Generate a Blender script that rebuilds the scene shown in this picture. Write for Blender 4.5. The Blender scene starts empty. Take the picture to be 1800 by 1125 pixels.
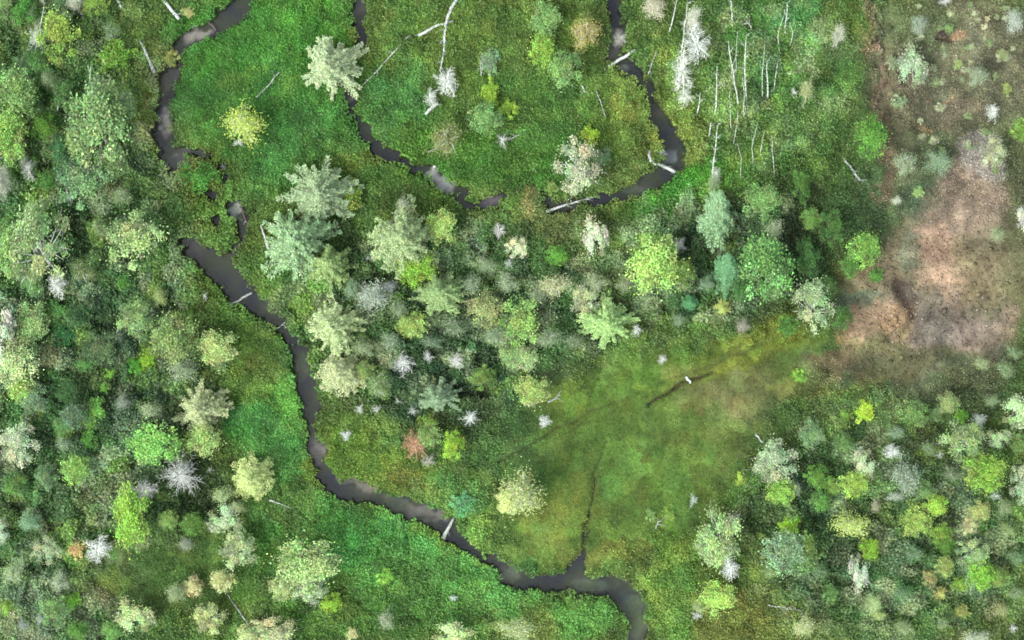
import bpy, math, random
import numpy as np

# ------------------------------------------------------------------ camera, light, exposure
S = bpy.context.scene
COL = S.collection
CAM_H = 250.0
cam_d = bpy.data.cameras.new("camera")
cam = bpy.data.objects.new("camera", cam_d)
COL.objects.link(cam)
cam.location = (0, 0, CAM_H)
cam.rotation_euler = (0, 0, 0)
cam_d.sensor_width = 36.0
cam_d.lens = 36.0 * CAM_H / 90.0
cam_d.clip_start = 1.0
cam_d.clip_end = 3000.0
S.camera = cam

SUN_EL, SUN_AZ = math.radians(58), math.radians(235)      # azimuth clockwise from north (+Y)
w = bpy.data.worlds.new("World")
S.world = w
w.use_nodes = True
wn, wl = w.node_tree.nodes, w.node_tree.links
bg = wn["Background"]
sky = wn.new("ShaderNodeTexSky")
sky.sky_type = 'NISHITA'
sky.sun_disc = False
sky.sun_elevation = SUN_EL
sky.sun_rotation = SUN_AZ
sky.dust_density = 3.0
hs = wn.new("ShaderNodeHueSaturation")
hs.inputs["Saturation"].default_value = 0.35              # a thin even overcast
wl.new(sky.outputs[0], hs.inputs["Color"])
wl.new(hs.outputs[0], bg.inputs[0])
bg.inputs[1].default_value = 0.15
sl = bpy.data.lights.new("sun", 'SUN')
sl.energy = 1.0
sl.angle = math.radians(22)
sl.color = (1.0, 0.98, 0.94)
sun = bpy.data.objects.new("sun", sl)
COL.objects.link(sun)
sun.rotation_euler = (math.pi / 2 - SUN_EL, 0, math.pi - SUN_AZ)
sun.location = (-60, -40, 120)
S.view_settings.view_transform = 'Standard'
S.view_settings.look = 'None'
S.view_settings.gamma = 1.0
S.view_settings.use_curve_mapping = False
S.view_settings.exposure = 1.88
S.render.engine = 'CYCLES'
S.cycles.filter_width = 1.7
S.cycles.max_bounces = 6
S.cycles.diffuse_bounces = 3
S.cycles.transmission_bounces = 4
S.cycles.transparent_max_bounces = 6
ALB = 0.52            # displayed colour (linear) -> base colour, for ground cover
ALT = 0.90            # the same for crowns

# ------------------------------------------------------------------ helpers
M_PX = 0.05           # metres on the ground for one photograph pixel
rng = np.random.default_rng(11)
random.seed(5)


def gx(px): return (px - 900.0) * M_PX
def gy(py): return (562.5 - py) * M_PX


def lin(c):
    c = np.asarray(c, float) / 255.0
    return np.where(c <= 0.04045, c / 12.92, ((c + 0.055) / 1.055) ** 2.4)


def vnoise(x, y, scale, seed):
    """smooth value noise, 0..1"""
    r = np.random.default_rng(seed)
    T = r.random((256, 256))
    u, v = np.asarray(x) / scale + 1000.0, np.asarray(y) / scale + 1000.0
    iu, iv = np.floor(u).astype(int), np.floor(v).astype(int)
    fu, fv = u - iu, v - iv
    fu, fv = fu * fu * (3 - 2 * fu), fv * fv * (3 - 2 * fv)
    i0, i1, j0, j1 = iu & 255, (iu + 1) & 255, iv & 255, (iv + 1) & 255
    return (T[i0, j0] * (1 - fu) + T[i1, j0] * fu) * (1 - fv) + (T[i0, j1] * (1 - fu) + T[i1, j1] * fu) * fv


def fbm(x, y, scale, seed, n=3):
    s, a, t = 0.0, 1.0, 0.0
    for k in range(n):
        s = s + a * vnoise(x, y, scale / 2 ** k, seed + k)
        t += a
        a *= 0.55
    return s / t


def mesh_np(name, verts, quads=None, tris=None, col=None, mat=None, smooth=False):
    me = bpy.data.meshes.new(name)
    nq = 0 if quads is None else len(quads)
    nt = 0 if tris is None else len(tris)
    idx = []
    if nq: idx.append(np.asarray(quads, np.int32).ravel())
    if nt: idx.append(np.asarray(tris, np.int32).ravel())
    idx = np.concatenate(idx)
    me.vertices.add(len(verts))
    me.vertices.foreach_set("co", np.asarray(verts, np.float32).ravel())
    me.loops.add(len(idx))
    me.loops.foreach_set("vertex_index", idx)
    me.polygons.add(nq + nt)
    ls = np.concatenate([np.arange(nq) * 4, nq * 4 + np.arange(nt) * 3]).astype(np.int32)
    me.polygons.foreach_set("loop_start", ls)
    if smooth:
        me.polygons.foreach_set("use_smooth", np.ones(nq + nt, bool))
    if col is not None:
        ca = me.color_attributes.new("tint", 'FLOAT_COLOR', 'POINT')
        c4 = np.ones((len(verts), 4), np.float32)
        c4[:, :3] = col
        ca.data.foreach_set("color", c4.ravel())
    me.update(calc_edges=True)
    if mat: me.materials.append(mat)
    return me


def unit(a):
    return a / (np.linalg.norm(a, axis=1, keepdims=True) + 1e-9)


def leaf_quads(c, size, r, up=0.9, along=None, aspect=0.62):
    """diamond leaves at the centres c; returns verts and quads"""
    n = len(c)
    nor = unit(r.normal(size=(n, 3)) * 0.75 + np.array([0, 0, up]))
    t = r.normal(size=(n, 3)) if along is None else along + r.normal(size=(n, 3)) * 0.25
    t = unit(t - nor * np.sum(t * nor, axis=1, keepdims=True))
    b = np.cross(nor, t)
    s = np.asarray(size).reshape(-1, 1) * np.ones((n, 1))
    k = s * aspect
    v = np.stack([c - t * s, c + b * k + nor * s * 0.12, c + t * s, c - b * k + nor * s * 0.12], axis=1).reshape(-1, 3)
    return v, np.arange(n * 4).reshape(n, 4)


def tube(path, rad, sides=6):
    """tapered tube along a path; verts, quads, cap tris"""
    path = np.asarray(path, float)
    n = len(path)
    V, Q = [], []
    for i in range(n):
        d = path[min(i + 1, n - 1)] - path[max(i - 1, 0)]
        d = d / (np.linalg.norm(d) + 1e-9)
        a = np.cross(d, [0.3, 0.1, 1.0] if abs(d[2]) < 0.9 else [1.0, 0.2, 0.0])
        a = a / np.linalg.norm(a)
        b = np.cross(d, a)
        for k in range(sides):
            t = 2 * math.pi * k / sides
            V.append(path[i] + rad[i] * (math.cos(t) * a + math.sin(t) * b))
    for i in range(n - 1):
        for k in range(sides):
            Q.append((i * sides + k, i * sides + (k + 1) % sides, (i + 1) * sides + (k + 1) % sides, (i + 1) * sides + k))
    T = []
    for e, rev in ((0, True), (n - 1, False)):
        for k in range(1, sides - 1):
            t = (e * sides, e * sides + k, e * sides + k + 1)
            T.append(t[::-1] if rev else t)
    return np.array(V), np.array(Q), np.array(T)


class Geo:
    def __init__(s): s.v, s.q, s.t, s.c, s.n = [], [], [], [], 0
    def add(s, v, q=None, t=None, c=(1, 1, 1)):
        v = np.asarray(v)
        s.v.append(v)
        if q is not None and len(q): s.q.append(np.asarray(q) + s.n)
        if t is not None and len(t): s.t.append(np.asarray(t) + s.n)
        cc = np.asarray(c, float)
        s.c.append(np.broadcast_to(cc, (len(v), 3)))
        s.n += len(v)
    def mesh(s, name, mat, smooth=False):
        return mesh_np(name, np.concatenate(s.v), np.concatenate(s.q) if s.q else None,
                       np.concatenate(s.t) if s.t else None, np.concatenate(s.c), mat, smooth)


# ------------------------------------------------------------------ materials
def new_mat(name):
    m = bpy.data.materials.new(name)
    m.use_nodes = True
    return m, m.node_tree.nodes, m.node_tree.links


def foliage_mat(name, trans=0.3, rough=0.6, spec=0.25, fine=7.0):
    m, N, L = new_mat(name)
    p, out = N["Principled BSDF"], N["Material Output"]
    at = N.new("ShaderNodeAttribute"); at.attribute_name = "tint"
    oi = N.new("ShaderNodeObjectInfo")
    mx = N.new("ShaderNodeMix"); mx.data_type = 'RGBA'; mx.blend_type = 'MULTIPLY'
    mx.inputs["Factor"].default_value = 1.0
    L.new(at.outputs["Color"], mx.inputs["A"]); L.new(oi.outputs["Color"], mx.inputs["B"])
    nz = N.new("ShaderNodeTexNoise"); nz.inputs["Scale"].default_value = fine; nz.inputs["Detail"].default_value = 3
    tc = N.new("ShaderNodeTexCoord"); L.new(tc.outputs["Object"], nz.inputs["Vector"])
    mr = N.new("ShaderNodeMapRange"); mr.inputs["From Min"].default_value = 0.3; mr.inputs["From Max"].default_value = 0.7
    mr.inputs["To Min"].default_value = 0.8; mr.inputs["To Max"].default_value = 1.2
    L.new(nz.outputs["Fac"], mr.inputs["Value"])
    m2 = N.new("ShaderNodeMix"); m2.data_type = 'RGBA'; m2.blend_type = 'MULTIPLY'; m2.inputs["Factor"].default_value = 1.0
    L.new(mx.outputs["Result"], m2.inputs["A"]); L.new(mr.outputs["Result"], m2.inputs["B"])
    L.new(m2.outputs["Result"], p.inputs["Base Color"])
    p.inputs["Roughness"].default_value = rough
    p.inputs["Specular IOR Level"].default_value = spec
    tr = N.new("ShaderNodeBsdfTranslucent"); L.new(m2.outputs["Result"], tr.inputs["Color"])
    ms = N.new("ShaderNodeMixShader"); ms.inputs[0].default_value = trans
    L.new(p.outputs[0], ms.inputs[1]); L.new(tr.outputs[0], ms.inputs[2])
    L.new(ms.outputs[0], out.inputs["Surface"])
    return m


def wood_mat(name, c0, c1, scale=6.0, stretch=(1, 1, 1)):
    m, N, L = new_mat(name)
    p = N["Principled BSDF"]
    tc = N.new("ShaderNodeTexCoord")
    mp = N.new("ShaderNodeMapping"); mp.inputs["Scale"].default_value = stretch
    nz = N.new("ShaderNodeTexNoise"); nz.inputs["Scale"].default_value = scale; nz.inputs["Detail"].default_value = 5
    L.new(tc.outputs["Object"], mp.inputs["Vector"]); L.new(mp.outputs[0], nz.inputs["Vector"])
    cr = N.new("ShaderNodeValToRGB")
    cr.color_ramp.elements[0].position = 0.38; cr.color_ramp.elements[1].position = 0.58
    cr.color_ramp.elements[0].color = (*c0, 1); cr.color_ramp.elements[1].color = (*c1, 1)
    L.new(nz.outputs["Fac"], cr.inputs["Fac"])
    oi = N.new("ShaderNodeObjectInfo")
    mx = N.new("ShaderNodeMix"); mx.data_type = 'RGBA'; mx.blend_type = 'MULTIPLY'; mx.inputs["Factor"].default_value = 1.0
    L.new(cr.outputs["Color"], mx.inputs["A"]); L.new(oi.outputs["Color"], mx.inputs["B"])
    L.new(mx.outputs["Result"], p.inputs["Base Color"])
    p.inputs["Roughness"].default_value = 0.85
    bp = N.new("ShaderNodeBump"); bp.inputs["Strength"].default_value = 0.5; bp.inputs["Distance"].default_value = 0.02
    L.new(nz.outputs["Fac"], bp.inputs["Height"]); L.new(bp.outputs[0], p.inputs["Normal"])
    return m


M_LEAF = foliage_mat("leaf", 0.38)
M_NEEDLE = foliage_mat("needle", 0.25)
M_COVER = foliage_mat("ground_cover", 0.35, fine=2.2)
M_BARK = wood_mat("bark", (0.06, 0.05, 0.04), (0.16, 0.14, 0.12), 9)
M_BIRCH = wood_mat("pale_bark", (0.15, 0.15, 0.13), (0.52, 0.54, 0.50), 7)
M_DEAD = wood_mat("dead_wood", (0.25, 0.26, 0.235), (0.58, 0.61, 0.56), 8)
M_ROT = wood_mat("wet_wood", (0.02, 0.018, 0.016), (0.07, 0.06, 0.05), 8)

# ground material: base colour from the point colours, with fine soil and litter grain
M_GROUND, N, L = new_mat("soil")
p = N["Principled BSDF"]
at = N.new("ShaderNodeAttribute"); at.attribute_name = "tint"
tc = N.new("ShaderNodeTexCoord")
n1 = N.new("ShaderNodeTexNoise"); n1.inputs["Scale"].default_value = 3.0; n1.inputs["Detail"].default_value = 8; n1.inputs["Roughness"].default_value = 0.7
L.new(tc.outputs["Object"], n1.inputs["Vector"])
mr = N.new("ShaderNodeMapRange"); mr.inputs["From Min"].default_value = 0.3; mr.inputs["From Max"].default_value = 0.7
mr.inputs["To Min"].default_value = 0.7; mr.inputs["To Max"].default_value = 1.3
L.new(n1.outputs["Fac"], mr.inputs["Value"])
mx = N.new("ShaderNodeMix"); mx.data_type = 'RGBA'; mx.blend_type = 'MULTIPLY'; mx.inputs["Factor"].default_value = 1.0
L.new(at.outputs["Color"], mx.inputs["A"]); L.new(mr.outputs["Result"], mx.inputs["B"])
L.new(mx.outputs["Result"], p.inputs["Base Color"])
p.inputs["Roughness"].default_value = 0.95
p.inputs["Specular IOR Level"].default_value = 0.15
bp = N.new("ShaderNodeBump"); bp.inputs["Strength"].default_value = 0.6; bp.inputs["Distance"].default_value = 0.08
L.new(n1.outputs["Fac"], bp.inputs["Height"]); L.new(bp.outputs[0], p.inputs["Normal"])

# water: a murky sheet over the creek bed
M_WATER, N, L = new_mat("creek_water")
for n in list(N):
    if n.type != 'OUTPUT_MATERIAL': N.remove(n)
out = [n for n in N if n.type == 'OUTPUT_MATERIAL'][0]
tc = N.new("ShaderNodeTexCoord")
nz = N.new("ShaderNodeTexNoise"); nz.inputs["Scale"].default_value = 0.30; nz.inputs["Detail"].default_value = 2.0
L.new(tc.outputs["Object"], nz.inputs["Vector"])
cr = N.new("ShaderNodeValToRGB")
cr.color_ramp.elements[0].position = 0.36; cr.color_ramp.elements[0].color = (0.013, 0.018, 0.030, 1)
cr.color_ramp.elements[1].position = 0.68; cr.color_ramp.elements[1].color = (0.062, 0.066, 0.062, 1)
e = cr.color_ramp.elements.new(0.54); e.color = (0.030, 0.042, 0.020, 1)
L.new(nz.outputs["Fac"], cr.inputs["Fac"])
df = N.new("ShaderNodeBsdfDiffuse"); L.new(cr.outputs["Color"], df.inputs["Color"])
tp = N.new("ShaderNodeBsdfTransparent"); tp.inputs["Color"].default_value = (0.80, 0.78, 0.76, 1)
m1 = N.new("ShaderNodeMixShader"); m1.inputs[0].default_value = 0.42
L.new(tp.outputs[0], m1.inputs[1]); L.new(df.outputs[0], m1.inputs[2])
gl = N.new("ShaderNodeBsdfGlossy"); gl.inputs["Roughness"].default_value = 0.12
rp = N.new("ShaderNodeTexNoise"); rp.inputs["Scale"].default_value = 2.5; rp.inputs["Detail"].default_value = 3
L.new(tc.outputs["Object"], rp.inputs["Vector"])
bp = N.new("ShaderNodeBump"); bp.inputs["Strength"].default_value = 0.12; bp.inputs["Distance"].default_value = 0.05
L.new(rp.outputs["Fac"], bp.inputs["Height"]); L.new(bp.outputs[0], gl.inputs["Normal"])
fr = N.new("ShaderNodeFresnel"); fr.inputs["IOR"].default_value = 1.33
m2 = N.new("ShaderNodeMixShader")
L.new(fr.outputs[0], m2.inputs[0]); L.new(m1.outputs[0], m2.inputs[1]); L.new(gl.outputs[0], m2.inputs[2])
L.new(m2.outputs[0], out.inputs["Surface"])

# ------------------------------------------------------------------ the creek's course (photograph pixels: x, y, width)
CREEK = [
 [(445,-20,36),(430,0,37),(411,21,37),(390,35,36),(367,49,30),(350,60,32),(320,75,28),(313,86,20),(315,103,11),(315,117,14),(297,131,40),(294,152,32),(293,175,19),(291,191,21),(290,210,27),(287,233,32),(289,258,38),(304,280,36),(299,298,12)],
 [(304,272,24),(329,264,12),(350,271,6),(371,276,6),(377,285,5),(392,297,12),(395,315,17)],
 [(362,338,12),(373,345,20)],
 [(366,381,8),(376,383,17),(384,399,7)],
 [(409,362,20),(414,370,26),(425,381,22),(425,402,20),(423,423,14),(409,444,11),(385,452,14)],
 [(322,425,16),(327,427,24),(348,444,38),(369,458,44),(390,474,44),(411,502,44),(420,514,46),(445,532,36),(470,553,30),(492,570,26),(507,590,20),(520,605,22),(530,625,35),(531,645,36),(540,680,36),(548,714,35),(544,747,15),(545,770,15),(557,793,38),(566,817,20),(573,840,26),(592,859,30),(620,863,38),(657,873,27),(690,884,27),(725,894,36),(760,908,36),(790,933,34),(808,950,20),(827,963,14),(847,980,14),(870,990,20),(890,1007,34),(900,1012,40),(933,1025,24),(973,1025,30),(1013,1022,42),(1050,1030,37),(1087,1037,38),(1110,1063,43),(1120,1097,38),(1122,1150,36)],
 [(1015,1005,34),(1023,983,13),(1023,963,4),(1030,937,3),(1036,905,1)],
 [(629,-20,26),(629,0,26),(633,23,24),(630,47,18),(633,68,14),(633,86,12),(621,117,6),(616,140,9),(612,173,21),(616,191,9),(626,205,6),(633,218,14),(644,235,20),(654,253,16),(672,270,21),(693,277,16),(719,287,13),(745,298,14),(763,309,22),(784,326,26),(798,335,16),(815,337,18),(812,355,16),(843,361,12),(868,354,18),(886,345,17)],
 [(955,340,7),(962,354,14),(975,366,20),(1001,363,14),(1029,349,11),(1053,349,20),(1081,344,15),(1113,335,27),(1137,321,34),(1160,305,34),(1181,284,36),(1186,265,36),(1181,242,27),(1169,223,26),(1155,211,28),(1153,193,15),(1141,174,14),(1143,160,18),(1133,143,18),(1117,127,18),(1100,113,34),(1080,103,20),(1087,67,26),(1085,33,26),(1083,0,24),(1083,-20,24)],
]


def creek_sd(px, py):
    """signed distance (photo px) to the creek bank, negative in the water"""
    px = px + (vnoise(px, py, 14, 71) - .5) * 13 + (vnoise(px, py, 5, 73) - .5) * 6
    py = py + (vnoise(px, py, 14, 72) - .5) * 13 + (vnoise(px, py, 5, 74) - .5) * 6
    d = np.full(np.shape(px), 1e6)
    for line in CREEK:
        for (x0, y0, w0), (x1, y1, w1) in zip(line, line[1:]):
            pad = 60
            m = (px > min(x0, x1) - pad) & (px < max(x0, x1) + pad) & (py > min(y0, y1) - pad) & (py < max(y0, y1) + pad)
            if not m.any(): continue
            ax, ay = px[m] - x0, py[m] - y0
            dx, dy = x1 - x0, y1 - y0
            t = np.clip((ax * dx + ay * dy) / (dx * dx + dy * dy + 1e-6), 0, 1)
            dd = np.hypot(ax - t * dx, ay - t * dy) - 0.5 * (w0 + (w1 - w0) * t)
            d[m] = np.minimum(d[m], dd)
    return d + 0.2


def blobs(px, py, lst, seed=31, warp=34):
    """yield soft-edged noisy masks for (x, y, rx, ry, deg, value, alpha)"""
    wx = px + (fbm(px, py, 60, seed) - .5) * warp * 2.2 + (vnoise(px, py, 9, seed + 7) - .5) * 17
    wy = py + (fbm(px, py, 60, seed + 20) - .5) * warp * 2.2 + (vnoise(px, py, 9, seed + 27) - .5) * 17
    for (x, y, rx, ry, dg, val, a) in lst:
        c, s = math.cos(math.radians(dg)), math.sin(math.radians(dg))
        ux, uy = wx - x, wy - y
        r = np.hypot((ux * c + uy * s) / rx, (-ux * s + uy * c) / ry)
        k = np.clip((1.25 - r) / 0.6, 0, 1)
        yield k * k * (3 - 2 * k) * a, val


# colours of the ground cover: different plants, moss, peat and silt
FIELD = [
 # left wood floor
 (90,300,230,420,0,(78,116,60),.9),(140,700,200,330,0,(52,84,54),.9),(110,1020,240,170,0,(72,98,62),.8),
 (60,250,60,250,0,(82,126,60),.6),(205,140,70,140,0,(84,114,60),.7),(230,330,70,70,0,(84,116,66),.6),
 (250,90,45,90,0,(104,124,62),.7),(265,200,28,120,0,(122,140,66),.75),(225,560,120,110,0,(48,78,52),.7),
 (180,660,120,90,0,(44,72,48),.6),(290,690,110,60,0,(50,74,52),.5),(150,880,90,60,0,(92,94,66),.6),(200,1020,70,70,0,(112,112,92),.6),
 (60,1075,70,60,0,(108,118,108),.7),(260,1000,90,60,0,(72,112,48),.7),(320,1080,120,60,0,(72,108,50),.6),(360,860,60,60,0,(46,74,48),.6),
 # top meadow
 (470,130,190,160,0,(60,124,52),.95),(380,60,70,60,0,(64,128,50),.8),(540,60,110,70,0,(66,128,48),.8),(420,135,40,28,0,(98,144,54),.8),(513,150,32,24,0,(98,142,52),.8),(440,200,180,80,0,(62,118,54),.7),
 (520,250,60,40,0,(56,116,66),.6),(470,300,80,70,0,(66,122,60),.6),(600,300,100,60,0,(74,126,58),.6),(635,285,50,28,0,(112,138,60),.6),
 (350,310,60,50,0,(92,124,52),.7),(320,330,50,40,0,(106,124,54),.6),(400,400,30,40,0,(88,128,58),.8),(345,395,45,40,0,(88,130,54),.7),
 # middle top
 (760,130,160,160,0,(80,122,54),.8),(900,80,170,110,0,(86,122,58),.8),(700,190,70,70,0,(68,124,66),.7),(660,60,30,60,0,(112,134,64),.6),(790,270,120,60,0,(78,128,46),.8),
 (960,230,130,100,0,(76,122,54),.8),(880,290,160,50,0,(70,122,48),.8),(950,290,100,40,-20,(60,110,42),.6),(830,90,110,60,0,(90,122,56),.6),(1080,200,70,90,0,(90,124,58),.6),(1110,160,40,40,0,(104,128,62),.6),
 (1100,320,60,40,0,(92,116,66),.6),(1200,170,36,120,-10,(122,132,60),.75),(1215,240,40,60,0,(110,126,56),.7),(1158,240,16,26,0,(112,138,66),.7),
 # right top streaky wood
 (1320,140,170,160,0,(88,130,56),.8),(1330,60,60,120,0,(68,112,52),.6),(1280,230,90,80,0,(104,132,56),.7),(1320,280,90,60,0,(84,128,46),.7),(1400,40,40,40,0,(64,134,84),.7),(1430,170,90,80,0,(88,124,58),.6),
 (1190,335,90,34,-25,(66,140,40),.9),(1130,400,60,60,0,(74,130,50),.7),(1440,260,90,110,0,(84,122,58),.7),(1395,410,150,110,0,(60,88,52),.8),(1230,440,70,90,0,(46,78,50),.8),(1420,430,70,110,0,(36,60,44),.8),(1500,420,70,140,0,(66,98,54),.7),(1480,260,50,60,0,(66,100,46),.5),
 # right heath and bare ground
 (1690,110,170,150,0,(116,117,92),.9),(1740,330,130,160,0,(104,112,78),.85),(1620,290,90,120,0,(92,108,76),.8),(1566,180,44,160,0,(110,114,80),.6),(1590,170,40,50,0,(122,114,92),.5),
 (1530,50,12,80,4,(124,112,88),.55),(1555,170,12,90,-2,(138,120,98),.65),(1556,290,11,80,2,(120,108,82),.8),
 (1620,35,60,60,0,(88,112,68),.6),(1690,200,70,40,0,(126,116,96),.6),(1740,250,60,50,0,(92,108,66),.6),(1650,360,60,50,0,(84,116,84),.6),
 (1640,510,165,130,-25,(140,124,102),.8),(1700,380,70,110,10,(146,130,112),.9),(1727,270,42,40,0,(152,150,144),.7),(1690,485,72,62,-15,(176,150,122),.95),(1650,440,50,30,0,(168,142,118),.8),
 (1535,558,62,42,-30,(168,144,114),.95),(1580,570,40,40,0,(158,132,94),.8),(1640,585,60,30,0,(110,106,98),.85),(1690,560,80,50,0,(124,118,108),.8),(1740,590,60,50,0,(150,134,120),.8),
 (1600,650,150,44,0,(104,104,80),.85),(1540,610,50,26,0,(124,124,82),.7),(1690,670,110,30,-25,(122,116,104),.8),(1640,700,120,26,0,(86,106,78),.7),(1460,640,60,40,-15,(132,118,86),.8),(1430,690,60,30,0,(104,108,66),.6),
 (1500,530,50,22,-30,(84,112,88),.7),(1605,450,26,40,-20,(112,124,98),.7),(1588,520,15,42,-27,(88,78,72),.95),(1564,604,13,12,0,(84,84,58),.9),(1590,540,60,24,40,(112,106,94),.4),
 (1657,70,15,7,20,(76,62,62),.95),(1682,74,20,9,0,(160,132,100),.8),(1660,166,16,9,10,(172,140,98),.8),(1617,230,10,9,0,(160,136,100),.8),(1541,58,6,7,0,(70,64,56),.9),(1541,73,12,8,0,(166,142,122),.8),(1588,140,7,12,-35,(84,76,66),.8),(1600,77,22,5,10,(92,90,72),.6),
 (1760,470,80,90,0,(112,114,78),.7),
 # lower meadow
 (1130,800,230,160,0,(82,118,52),.95),(1250,720,200,70,-20,(86,112,54),.9),(1060,690,150,60,-20,(92,124,50),.9),(1300,620,140,34,-18,(108,128,46),.85),(1140,640,110,40,-18,(88,124,50),.7),(1090,870,70,70,0,(92,122,54),.6),(1170,860,90,60,0,(94,118,54),.5),(1000,900,90,60,0,(104,124,54),.8),
 (1300,770,90,60,0,(100,118,62),.7),(1330,700,80,50,0,(118,120,80),.55),(1240,690,90,30,35,(116,118,76),.5),(970,960,90,44,20,(108,134,60),.7),(1110,950,110,50,0,(92,128,58),.8),(1100,780,160,100,0,(84,122,54),.6),(1060,840,22,30,0,(86,134,66),.6),(1200,940,70,80,0,(84,120,52),.7),(1080,980,60,22,0,(112,130,64),.7),
 (1050,745,90,14,-24,(90,116,52),.4),(1230,655,110,10,-24,(90,106,56),.4),
 (880,780,90,60,0,(74,116,66),.8),(850,700,110,70,0,(64,98,56),.7),(900,830,60,40,0,(84,126,70),.7),
 # bank strips along the lower creek
 (470,620,60,110,-20,(84,128,54),.9),(460,730,70,70,0,(72,138,70),.9),(500,800,70,50,0,(74,140,72),.8),(440,660,60,50,0,(94,126,56),.7),(510,690,30,70,0,(74,140,62),.8),(380,530,60,40,30,(92,132,54),.8),(430,590,60,30,35,(84,126,56),.7),
 (470,480,60,60,30,(84,124,58),.9),(520,540,50,70,30,(86,128,52),.9),(550,610,26,60,0,(80,128,52),.8),(600,790,60,70,0,(94,132,48),.95),(680,840,130,50,15,(96,130,52),.9),(740,870,70,30,20,(122,134,62),.7),(800,880,60,40,0,(88,144,84),.7),
 (560,940,130,80,0,(76,136,66),.9),(700,980,150,90,10,(78,148,74),.9),(820,1040,130,80,0,(82,146,74),.85),(620,1060,140,60,0,(76,122,54),.8),(720,1060,90,60,0,(80,126,62),.6),(500,900,70,40,0,(88,124,64),.7),(440,980,60,60,0,(72,120,52),.8),
 (770,950,50,26,20,(104,140,54),.7),(1000,1085,130,44,0,(84,138,64),.9),(920,1100,70,36,0,(112,136,76),.6),(880,940,60,40,0,(98,138,66),.8),
 (1170,1020,40,110,0,(98,134,58),.9),(1190,1060,40,80,0,(92,138,62),.8),(1160,930,40,60,0,(92,138,60),.7),
 # centre wood floor
 (730,560,200,170,0,(58,86,54),.85),(900,560,170,130,0,(60,88,58),.8),(1000,460,150,90,0,(80,112,62),.7),(780,680,140,70,0,(54,82,56),.8),(620,690,60,70,0,(84,110,58),.7),(650,500,60,60,0,(54,82,58),.6),(1130,530,90,60,0,(70,104,54),.7),(830,440,90,40,0,(84,116,66),.6),(1000,400,110,40,0,(92,112,70),.7),(925,370,22,40,0,(122,124,86),.6),(1090,560,40,60,0,(82,112,54),.6),(1300,540,90,50,0,(78,104,60),.7),(940,480,60,40,0,(64,92,58),.5),
 # lower right wood floor
 (1560,925,280,180,0,(72,98,56),.9),(1400,780,90,80,0,(62,100,52),.7),(1600,840,90,80,0,(84,98,82),.7),(1340,900,80,90,0,(72,108,50),.7),(1420,900,70,110,0,(52,84,46),.7),(1720,960,110,130,0,(90,112,66),.7),(1320,1080,130,70,0,(104,120,60),.8),(1480,1060,90,80,0,(76,102,58),.7),(1560,1000,90,90,0,(68,100,58),.6),(1680,860,90,50,0,(70,92,60),.6),(1740,1080,90,70,0,(82,102,64),.6),(1540,740,130,30,0,(80,106,70),.6),(1730,680,90,60,0,(76,100,62),.7),
 (1500,950,60,70,0,(60,90,52),.6),(1370,1010,60,40,0,(86,104,58),.6),
]
# vegetation height (0 bare .. 1 tall thicket)
HEIGHT = [
 (130,560,260,640,0,1.0,1),(430,150,190,170,0,.42,1),(780,180,200,170,0,.55,1),(1000,180,140,170,0,.5,1),(1300,300,190,260,0,.75,1),
 (780,560,330,190,0,1.0,1),(1250,460,170,120,0,1.0,1),(1670,210,200,230,0,.36,1),(1640,530,200,150,-20,.03,1),(1553,150,13,190,-2,.08,1),(1130,790,250,190,0,.16,1),(1260,680,240,60,-20,.12,1),
 (470,690,80,190,0,.5,1),(680,980,270,130,0,.6,1),(660,830,150,60,10,.45,1),(1560,940,280,190,0,.95,1),(1180,1050,60,110,0,.55,1),(300,1010,160,80,0,.3,1),(970,950,110,60,0,.2,1),
]
WOOD = [(110,560,240,650,0,1,1),(780,550,320,170,0,1,1),(1250,450,190,120,0,1,1),(1575,935,270,195,0,1,1),(1340,140,160,170,0,.6,1),(330,1040,120,90,0,0,1)]
HEATH = [(1680,330,190,380,0,1,1),(1545,560,90,70,0,1,1),(1470,640,60,40,0,1,1),(1550,160,26,220,-2,1,1),(1290,700,80,40,0,.5,1)]


def field(px, py):
    c = np.empty(np.shape(px) + (3,))
    c[:] = lin((82, 116, 58))
    for a, v in blobs(px, py, FIELD):
        c += a[..., None] * (lin(v) - c)
    wd_ = scalar(px, py, WOOD, 0)
    gap = scalar(px, py, SHADE_GAPS, 0)
    c += (gap * .62)[..., None] * (lin((50, 74, 50)) - c)  # shade between the trees painted as a darker floor green
    _, cc_, ka = clump(px * M_PX, py * M_PX, wd_)
    c += (ka * (1 - .85 * gap))[..., None] * (cc_ - c)
    _, ba, bb, be = cells(px * M_PX + vnoise(px, py, 14, 541), py * M_PX + vnoise(px, py, 14, 542), 1.25, 545)
    c *= np.exp((ba - .5) * .56 * (1 - .6 * scalar(px, py, HEATH, 0)))[..., None]
    hk = 1 - .85 * scalar(px, py, HEATH, 0)
    c[..., 0] *= np.exp((bb - .5) * .28 * hk); c[..., 2] *= np.exp((be - .5) * .22 * hk)
    # patches of paler, yellower and bluer plants
    n = fbm(px, py, 34, 301, 3) - .5
    k = (fbm(px, py, 60, 331, 2) - .5) * (1 - .75 * scalar(px, py, HEATH, 0))
    c *= np.exp(n * .9)[..., None]
    c *= np.exp((fbm(px, py, 24, 351, 3) - .5) * 1.15 * scalar(px, py, HEATH, 0))[..., None]
    c[..., 0] *= np.exp(k * 0.24 + .03)
    c[..., 2] *= np.exp(-k * 0.20 - .07)
    m_ = c.mean(-1, keepdims=True)
    c = (c * .87 + m_ * .13)
    hk = scalar(px, py, HEATH, 0)
    c[..., 2] *= 1 - .24 * (1 - hk) * (1 - .5 * wd_); c[..., 0] *= 1 + (1 - hk) * (.06 - .12 * wd_); c[..., 1] *= 1 + .04 * (1 - hk)
    return c


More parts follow.
